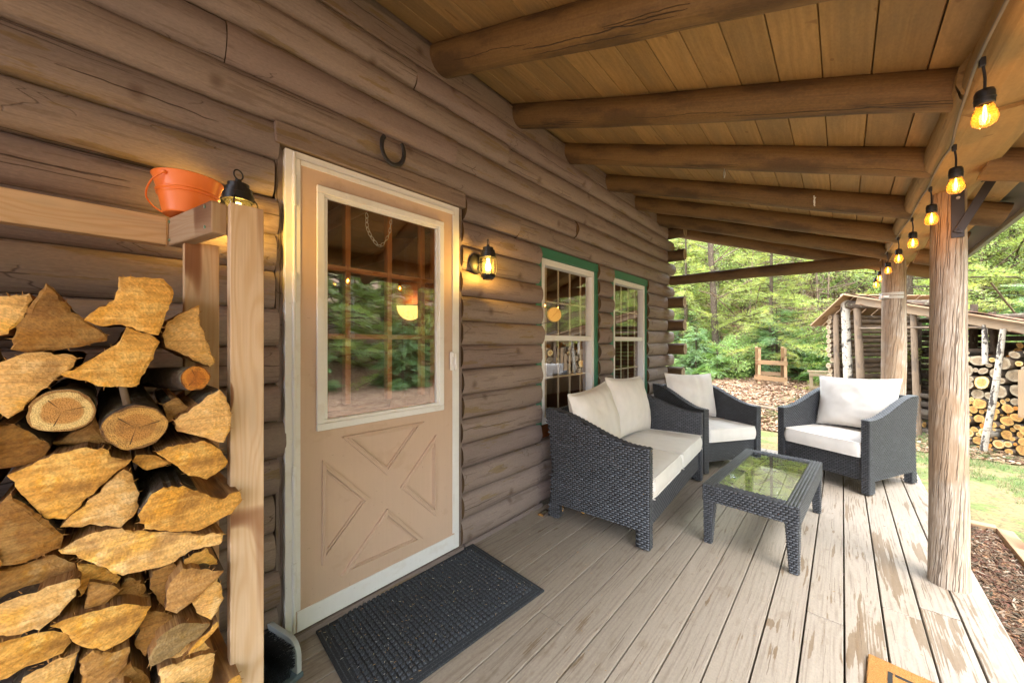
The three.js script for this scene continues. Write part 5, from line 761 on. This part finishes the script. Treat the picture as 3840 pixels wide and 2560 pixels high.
  // birch lengths dropped on the ground beside the shed
  for (const [a, b, q] of [[[10.35, 0.06, 0.98], [11.2, 0.05, 1.42], 0.055], [[10.55, 0.06, 1.16], [11.3, 0.08, 1.52], 0.05], [[10.1, 0.06, 1.12], [10.9, 0.06, 1.5], 0.06], [[10.0, 0.07, 1.28], [10.7, 0.10, 1.72], 0.055], [[10.25, 0.16, 1.2], [11.0, 0.18, 1.5], 0.04], [[9.75, 0.06, 0.98], [10.3, 0.06, 1.3], 0.05]]) {
    const A = [a[0], gh(a[0], a[2]) + a[1], a[2]], B = [b[0], gh(b[0], b[2]) + b[1], b[2]]; tag(mesh('birch_log', pole(A, B, q, q * 0.9, { seg: 12, rings: 6, seed: a[0], bump: 0.08 }), [M.birch, M.ringD]), 'birch log lying on the ground beside the woodshed', 'log', 'birch logs on the ground');
  }
  tag(mesh('border_log', pole([9.95, gh(9.9, 0.2) + 0.03, 0.1], [9.6, gh(9.6, 0.8) + 0.035, 0.85], 0.04, 0.035, { seed: 8, rings: 8 }), [M.pole, M.ring[1]]), 'thin peeled pole lying on the lawn edge', 'log');
}
{ // sawbuck
  const x = 12.6, g0 = gh(12.6, 0.2) - 0.02, t = thing('sawbuck', 'wooden sawbuck of crossed posts and boards on the leaf litter', 'sawbuck', [x, g0, 0.27], 0.12);
  const b = (n, p, q, w, h, m, s) => mesh(n, bar(p, q, w, h, 0.004, s), m, t);
  for (const z of [-0.3, 0.3]) { b('leg', [-0.30, 0, z + 0.02], [0.16, 1.02, z + 0.02], 0.07, 0.09, M.grey[1], z); b('leg', [0.30, 0, z - 0.05], [-0.10, 1.05, z - 0.05], 0.07, 0.09, M.grey[1], z + 2); }
  b('board', [-0.10, 0.62, -0.37], [-0.10, 0.60, 0.37], 0.025, 0.12, M.grey[1], 5); b('board', [-0.28, 0.20, -0.40], [-0.28, 0.15, 0.36], 0.025, 0.13, M.grey[1], 6); b('board', [0.24, 0.28, -0.34], [0.24, 0.27, 0.34], 0.025, 0.11, M.grey[0], 7);
  const B = thing('bench', 'small weathered work bench against the woodshed wall', 'bench', [11.9, gh(11.9, 1.45) - 0.01, 1.42], 0.1), m = mat({ ...T.lumber, bumpScale: 0.002, color: lin(0.40, 0.42, 0.36) });
  mesh('top', at(box(0.35, 0.035, 0.62, 0.004, 2, 1), 0, 0.52, 0), m, B); for (const [sx, sz] of [[-1, -1], [1, -1], [-1, 1], [1, 1]]) mesh('leg', at(box(0.06, 0.5, 0.06, 0.004, 1, sx), sx * 0.13, 0.25, sz * 0.24), m, B); mesh('apron', at(box(0.025, 0.08, 0.58, 0.003, 2, 3), -0.17, 0.45, 0), m, B); mesh('stretcher', at(box(0.025, 0.07, 0.5, 0.003, 2, 4), -0.17, 0.13, 0), m, B);
}
{ // mulch bed edged with timbers beside the deck
  const y0 = -0.235; structure(mesh('mulch_bed', sheet(60, 12, (s, t) => { const x = lerp(-3, 4.74, s), z = lerp(2.27, 2.67, t); return [x, y0 + 0.012 * f3(x * 9, z * 9, 3), z]; }, (s, t, p) => [p[0], p[2]]), M.mulch));
  const E = M.grey[0]; tag(mesh('edging_timber', at(box(3.6, 0.10, 0.085, 0.006, 0, 2), 2.90, -0.24, 2.705), E), 'weathered edging timber running along the mulch bed', 'timber'); tag(mesh('edging_timber', at(box(3.0, 0.10, 0.085, 0.006, 0, 3), -0.45, -0.242, 2.70), E), 'weathered edging timber beside the mulch bed toward the crib end of the porch', 'timber'); tag(mesh('edging_timber', at(box(0.085, 0.09, 0.42, 0.006, 2, 4), 4.76, -0.245, 2.47), E), 'short edging timber closing the end of the mulch bed', 'timber');
  const r = rng(71), n = 5200, im = new THREE.InstancedMesh(new THREE.BoxGeometry(0.034, 0.003, 0.008), mat({ color: 0xffffff, roughness: 1 }), n), m4 = new THREE.Matrix4(), q = new THREE.Quaternion(), e = new THREE.Euler();
  for (let i = 0; i < n; i++) { e.set(rr(-0.5, 0.5, r), r() * 7, rr(-0.5, 0.5, r)); m4.compose(V(rr(1.4, 4.72, r), y0 + rr(0, 0.018, r), rr(2.31, 2.65, r)), q.setFromEuler(e), V(rr(0.4, 1.5, r), 1, rr(0.5, 1.4, r))); im.setMatrixAt(i, m4); const c = r(); im.setColorAt(i, c < 0.6 ? lin(0.08 * rr(0.6, 1.5, r), 0.044, 0.024) : c < 0.9 ? lin(0.15, 0.085, 0.045) : lin(0.26, 0.19, 0.13)); }
  im.name = 'mulch_chips'; stuff(im); im.castShadow = im.receiveShadow = true; im.userData.label = 'brown bark mulch chips in the bed beside the deck'; im.userData.category = 'mulch'; scene.add(im);
}
// ---------------------------------------------------------------- ground cover
function scatter(name, label, cat, g, m, n, place) { const im = new THREE.InstancedMesh(g, m, n); for (let i = 0; i < n; i++) { const [M4, c] = place(i); im.setMatrixAt(i, M4); im.setColorAt(i, c); } im.name = name; im.castShadow = im.receiveShadow = true; stuff(im); im.userData.label = label; im.userData.category = cat; scene.add(im); return im; }
{
  const r = rng(81), q = new THREE.Quaternion(), e = new THREE.Euler(), blade = new THREE.BufferGeometry(); const P = [], I = []; for (let k = 0; k < 5; k++) { const a = k * 1.26 + 0.3, c = cos(a), s = sin(a), o = P.length / 3; P.push(c * 0.004 - s * 0.003, 0, s * 0.004 + c * 0.003, c * 0.004 + s * 0.003, 0, s * 0.004 - c * 0.003, c * (0.02 + k * 0.006), 0.05 + 0.008 * (k % 3), s * (0.02 + k * 0.005)); I.push(o, o + 1, o + 2); } blade.setAttribute('position', new THREE.Float32BufferAttribute(P, 3)); blade.setIndex(I); blade.computeVertexNormals();
  scatter('lawn_grass', 'thin patchy lawn grass in the yard', 'grass', blade, phys({ color: 0xffffff, roughness: 1, transmission: 0.3, thickness: 0 }), 26000, () => { let x, z, k = 0; do { const d = pow(r(), 1.6); x = 4.9 + d * 6.5 + rr(-1.5, 0.2, r); z = rr(-1.5, 1, r) + d * rr(0, 4, r) + (r() < 0.6 ? rr(0.5, 3.2, r) : 0); k++; } while (k < 30 && ((x < 5.3 && z < 2.8) || f3(x * 0.8, z * 0.8, 5) < -0.12 + 0.2 * r())); e.set(0, r() * 7, 0); const s = rr(0.4, 1.0, r), c = rr(0.7, 1.3, r), dry = r() < 0.3; return [new THREE.Matrix4().compose(V(x, gh(x, z), z), q.setFromEuler(e), V(s, s, s)), dry ? lin(0.30 * c, 0.25 * c, 0.11 * c) : lin(0.14 * c, 0.21 * c, 0.05 * c)]; });
  const leaf = sheet(2, 3, (s, t) => [(s - 0.5) * 0.05 * sin(PI * (0.08 + 0.9 * t)), 0.012 * abs(s - 0.5) * 2 + 0.006 * sin(t * 5), (t - 0.5) * 0.075]);
  scatter('leaf_litter', 'dry brown leaves covering the bank and yard', 'leaf litter', leaf, mat({ color: 0xffffff, roughness: 1 }), 24000, () => { const d = pow(r(), 1.5), x = 7.5 + d * 18, w = 2 + d * 9, z = 1.765 + rr(-0.42, 0.3, r) * x + rr(-1, 1, r); e.set(rr(-0.5, 0.5, r), r() * 7, rr(-0.5, 0.5, r)); const s = rr(0.6, 1.3, r), c = r(); return [new THREE.Matrix4().compose(V(x, gh(x, z) + 0.012, z), q.setFromEuler(e), V(s, s, s)), c < 0.4 ? lin(0.24, 0.135, 0.07) : c < 0.7 ? lin(0.31, 0.205, 0.125) : c < 0.88 ? lin(0.15, 0.08, 0.045) : lin(0.38, 0.30, 0.22)]; });
}
// ---------------------------------------------------------------- trees
const leafM = phys({ color: 0xffffff, roughness: 0.9, transmission: 0.5, thickness: 0, ior: 1.3 });
function sprayGeo(kind, seed) { // one twig with its needles or scale leaves
  const r = rng(seed), P = [], I = [], quad = (a, d, n, l, w) => { const o = P.length / 3, m = a.clone().addScaledVector(d, l * 0.45), t = a.clone().addScaledVector(d, l); P.push(a.x, a.y, a.z, m.x + n.x * w, m.y + n.y * w, m.z + n.z * w, t.x, t.y, t.z, m.x - n.x * w, m.y - n.y * w, m.z - n.z * w); I.push(o, o + 1, o + 2, o, o + 2, o + 3); };
  if (kind === 'pine') for (let k = 0; k < 5; k++) { const o = V(0.09 * k, -0.006 * k * k + rr(-0.01, 0.01, r), rr(-0.05, 0.05, r) * k * 0.5); for (let i = 0; i < 9; i++) { const d = V(rr(0.15, 1, r), rr(-0.55, 0.75, r), rr(-1, 1, r)).normalize(), n = V(-d.z, rr(-0.5, 0.5, r), d.x).normalize(); quad(o, d, rr(0.09, 0.15, r), 0, 0); I.length -= 6; P.length -= 12; quad(o, d, n, rr(0.09, 0.15, r), 0.0055); } }
  else if (kind === 'leafy') for (let k = 0; k < 20; k++) { const o = V(rr(0, 0.34, r), rr(-0.12, 0.14, r), rr(-0.15, 0.15, r)), d = V(rr(-0.3, 1, r), rr(-0.8, 0.4, r), rr(-1, 1, r)).normalize(), n = V(rr(-1, 1, r), rr(-0.4, 0.4, r), rr(-1, 1, r)).cross(d).normalize(); quad(o, d, n, rr(0.05, 0.085, r), 0.021); }
  else for (let k = 0; k < 11; k++) for (const s of [-1, 1]) { const f = k / 11, o = V(0.46 * f, -0.07 * f * f, 0), d = V(0.62, rr(-0.14, 0.10, r) - 0.1 * f, s * 0.8).normalize(), n = V(-d.z * 0.8, rr(-0.35, 0.35, r), d.x).normalize(); quad(o, d, n, (0.16 * (1 - f * 0.75) + 0.03) * rr(0.8, 1.2, r), 0.015); }
  const g = new THREE.BufferGeometry(); g.setAttribute('position', new THREE.Float32BufferAttribute(P, 3)); g.setIndex(I); g.computeVertexNormals(); return g;
}
const sprays = { pine: sprayGeo('pine', 3), hemlock: sprayGeo('hemlock', 4), leafy: sprayGeo('leafy', 5) };
function conifer(kind, h, rad, seed, o = {}) {
  const { first = 0.12, tone = [0.15, 0.235, 0.045], dens = 1, trunkM = M.bark, up = 0.1, droop = 0.35 } = o, r = rng(seed), G = new THREE.Group(), limbs = [], mats_ = [], cols = [], m4 = new THREE.Matrix4();
  mesh('trunk', pole([0, -0.3, 0], [0, h, 0], 0.011 * h + 0.03, 0.01, { seg: 9, rings: 10, bump: 0.06, seed }), [trunkM, M.ring[2]], G);
  for (let y = h * first; y < h * 0.98; y += rr(0.16, 0.34, r) * (0.5 + h / 14)) {
    const k = y / h, nb = 3 + floor(r() * 3), a0 = r() * 7;
    for (let b = 0; b < nb; b++) {
      const L = rad * (pow(1 - k, 0.75) * 0.95 + 0.08) * rr(0.65, 1.15, r), a = a0 + b / nb * 2 * PI + rr(-0.3, 0.3, r), c = cos(a), s = sin(a), ub = up + rr(-0.2, 0.42, r), db = droop * rr(0.3, 1.5, r), pt = t => V(c * L * t, y + L * (ub * t - db * t * t), s * L * t);
      const g = new THREE.TubeGeometry(new THREE.QuadraticBezierCurve3(pt(0), pt(0.5), pt(1)), 4, 0.008 + 0.006 * L, 4); limbs.push(g);
      const n = max(3, Math.round(L * 8 * dens)); for (let i = 0; i < n; i++) {
        const t = lerp(0.22, 1, (i + r()) / n), p = pt(t), dir = a + rr(-0.95, 0.95, r) * (t > 0.92 ? 0.3 : 1), sc = rr(0.7, 1.25, r) * (0.75 + 0.35 * min(1, L)) * (1.1 - 0.3 * t);
        m4.compose(p.add(V(rr(-0.04, 0.04, r), rr(-0.05, 0.06, r), rr(-0.04, 0.04, r))), new THREE.Quaternion().setFromEuler(new THREE.Euler(rr(-0.9, 0.9, r), -dir, rr(-0.6, 0.4, r), 'YXZ')), V(sc, sc, sc)); mats_.push(m4.clone()); const q = rr(0.72, 1.3, r); cols.push(lin(tone[0] * q * rr(0.9, 1.15, r), tone[1] * q, tone[2] * q));
      }
    }
  }
  stuff(mesh('limb', merge(limbs), trunkM, G));
  const im = new THREE.InstancedMesh(sprays[kind], leafM, mats_.length); mats_.forEach((m, i) => { im.setMatrixAt(i, m); im.setColorAt(i, cols[i]); }); im.name = 'crown'; stuff(im); im.castShadow = im.receiveShadow = true; G.add(im); return G;
}
function bareTree(h, r0, m, seed, o = {}) {
  const r = rng(seed), G = new THREE.Group(), lean = o.lean ?? 0.3; mesh('trunk', pole([0, -0.3, 0], [lean, h, lean * 0.4], r0, r0 * 0.35, { seg: 10, rings: 14, bump: 0.08, seed, bend: rr(-0.15, 0.15, r) }), [m, M.ring[2]], G);
  const tw = [], lv = []; for (let k = 0; k < (o.n ?? 16); k++) { const y = h * rr(0.18, 0.95, r), a = r() * 7, L = (h - y) * 0.28 + rr(0.5, 1.3, r), s = V(lean * y / h, y, lean * 0.4 * y / h), e = s.clone().add(V(cos(a) * L, L * rr(0.15, 0.6, r), sin(a) * L)), mid = s.clone().lerp(e, 0.5).add(V(rr(-0.1, 0.1, r), rr(-0.15, 0.1, r), rr(-0.1, 0.1, r))); tw.push(new THREE.TubeGeometry(new THREE.QuadraticBezierCurve3(s, mid, e), 6, 0.006 + 0.005 * L, 5));
    for (let j = 0; j < 5; j++) { const t = rr(0.3, 1, r), q = s.clone().lerp(mid, min(1, t * 2)).lerp(e, max(0, t * 2 - 1)), e2 = q.clone().add(V(rr(-0.4, 0.4, r), rr(-0.1, 0.35, r), rr(-0.4, 0.4, r))); tw.push(new THREE.TubeGeometry(new THREE.LineCurve3(q, e2), 2, 0.004, 3)); } }
  stuff(mesh('limb', merge(tw), o.twig ?? M.pole, G)); return G;
}
{
  const hem = [0.28, 0.36, 0.08], lime = [0.39, 0.45, 0.10], blue = [0.20, 0.33, 0.10];
  const protos = {
    pineA: conifer('pine', 9, 2.6, 1, { tone: lime, first: 0.06, dens: 1.35, droop: 0.22 }), pineB: conifer('pine', 12, 3.1, 2, { tone: lime, first: 0.05, dens: 1.1, droop: 0.25 }), hemA: conifer('hemlock', 10, 2.5, 3, { tone: hem, first: 0.05, dens: 1.2 }), hemB: conifer('hemlock', 13, 3.0, 4, { tone: [0.21, 0.30, 0.065], first: 0.06, dens: 1.0 }),
    small: conifer('hemlock', 1.9, 0.85, 5, { tone: blue, first: 0.04, dens: 2.0 }), small2: conifer('hemlock', 1.2, 0.75, 6, { tone: [0.20, 0.34, 0.06], first: 0.03, dens: 2.4 }),
    maple: conifer('leafy', 5.5, 2.0, 12, { tone: [0.33, 0.42, 0.11], first: 0.18, dens: 0.75, up: 0.55, droop: 0.2, trunkM: M.pole }), shrub: conifer('leafy', 1.5, 0.9, 13, { tone: [0.26, 0.38, 0.10], first: 0.05, dens: 1.3, up: 0.7, droop: 0.2, trunkM: M.pole }),
    birch: bareTree(11, 0.12, M.birch, 7, { n: 20 }), ash: bareTree(12, 0.15, M.bark, 8, { n: 22, lean: -0.5 }), sap: bareTree(6, 0.04, M.pole, 9, { n: 12, lean: 0.2 }),
  };
  const info = { pineA: ['pine_tree', 'young white pine with soft lime needles', 'tree'], pineB: ['pine_tree', 'tall white pine with layered lime boughs', 'tree'], hemA: ['hemlock_tree', 'hemlock with flat green sprays', 'tree'], hemB: ['hemlock_tree', 'tall dark green hemlock', 'tree'], small: ['evergreen_sapling', 'bluish evergreen sapling low', 'sapling'], small2: ['evergreen_sapling', 'bright green bushy evergreen sapling low', 'sapling'], maple: ['maple_sapling', 'young broadleaf tree with sparse fresh leaves', 'tree'], shrub: ['leafy_shrub', 'low leafy shrub', 'shrub'], birch: ['birch_tree', 'bare white birch tree', 'tree'], ash: ['bare_tree', 'bare dark barked tree', 'tree'], sap: ['thin_tree', 'thin leafless sapling', 'tree'] };
  const r = rng(91), used = new Set();
  const put = (k, x, z, s = 1, where = 'on the wooded bank beyond the porch end') => { const p = protos[k], o = used.has(k) ? p.clone() : p; used.add(k); o.name = numbered(info[k][0]); o.position.set(x, gh(x, z) - 0.05, z); o.rotation.y = r() * 7; o.scale.setScalar(s * rr(0.92, 1.1, r)); scene.add(o); tag(o, info[k][1] + ' ' + where, info[k][2], info[k][1] + ' ' + where); };
  // seen past the porch end
  put('ash', 14.0, -1.38, 0.9); put('birch', 16.2, -2.0, 1); put('pineA', 13.6, 0.15, 0.62); put('pineA', 15.2, -3.6, 0.9); put('pineA', 16.5, -0.9, 0.8); put('pineA', 12.3, 2.9, 0.8); put('pineA', 14.2, -2.5, 0.75); put('maple', 15.6, -1.9, 1); put('maple', 17.2, 0.6, 1.1); put('maple', 16.0, 3.4, 1); put('maple', 18.8, -3.2, 1.2); put('maple', 14.9, 4.4, 0.9); put('maple', 20.2, 1.9, 1.3); put('shrub', 14.1, 1.3, 1); put('shrub', 13.6, 2.3, 0.9); put('shrub', 15.1, 2.0, 1.1); put('shrub', 13.2, -0.7, 0.8); put('shrub', 12.9, 3.7, 1); put('shrub', 14.4, -1.9, 1); put('hemA', 18.5, -4.6, 1); put('pineB', 20.5, -1.8, 0.95); put('hemB', 22, 2.8, 1); put('pineA', 17.6, 3.6, 0.8); put('sap', 16.2, 1.15, 1); put('sap', 15.6, 1.4, 0.8); put('sap', 17.5, 0.4, 1.1); put('birch', 22, -4.2, 1); put('sap', 14.8, -0.6, 0.9); put('ash', 19.5, 2.2, 0.8); put('birch', 19, 4.3, 0.8); put('hemB', 24, -5.5, 1); put('hemB', 25, -0.5, 1.1); put('pineB', 26, 3.2, 1.1); put('hemA', 24, 6.5, 1); put('hemB', 28, -9, 1.1); put('hemB', 31, 1.5, 1.2); put('hemB', 30, -4.5, 1.2); put('hemB', 30, 7.5, 1.2); put('pineB', 19.5, 6.6, 0.95); put('pineA', 15.5, 5.0, 0.85); put('pineA', 14.5, 6.2, 0.8); put('pineB', 17.5, 5.4, 0.8); put('sap', 13.5, 5.0, 0.9); put('birch', 21.5, 0.4, 0.9);
  put('hemA', 20, -8, 1); put('hemB', 25, -13, 1.1); put('hemB', 35, -12, 1.2); put('hemB', 37, 5, 1.2); put('hemB', 36, -3, 1.2);
  for (const [x, z, k, s] of [[13.3, -1.9, 'small', 0.9], [13.9, -0.9, 'small2', 0.9], [13.9, 0.25, 'small', 1.1], [13.0, -1.2, 'small2', 0.8], [14.6, -2.6, 'small', 1.2], [14.9, -0.4, 'small2', 1.1], [13.4, 1.62, 'small2', 1], [14.2, 1.75, 'small', 0.8], [15.5, 2.6, 'small2', 1.1], [14.6, 3.6, 'small', 1.1], [13.2, 3.1, 'small2', 0.9], [16.5, 4.2, 'small', 1.2], [12.6, 4.2, 'small2', 1], [13.6, 4.9, 'small', 1.2], [15.2, -1.6, 'small2', 1]]) put(k, x, z, s);
  // across the yard: what the door and window panes mirror
  const W = 'across the yard in front of the porch'; for (const [k, x, z, s] of [['hemA', 4.5, 11, 1], ['pineA', 7.5, 10, 1], ['hemB', 6.5, 14, 1], ['hemA', 10.5, 12.5, 1.1], ['pineB', 13.5, 13, 1], ['hemB', 2.0, 14, 1.1], ['pineA', 1.5, 11.5, 1], ['hemB', 10, 17, 1.2], ['hemB', 16.5, 17, 1.2], ['birch', 6.0, 12, 1], ['ash', 8.8, 11.6, 1], ['birch', 11.8, 10.8, 0.9], ['ash', 3.2, 12.6, 1], ['hemB', 5, 19, 1.2], ['hemB', 0, 19, 1.2], ['hemB', 14, 21, 1.3], ['hemB', 20, 14, 1.2], ['pineB', 17.5, 10.5, 1], ['hemA', -2, 13, 1], ['hemB', -5, 16, 1.2], ['hemB', 24, 19, 1.3], ['small', 6.6, 9.4, 1.2], ['small2', 9.2, 9.6, 1.3], ['small', 3.6, 9.8, 1.2], ['small', 12.4, 9.6, 1.1]]) put(k, x, z, s, W);
}
renderer.render(scene, camera);
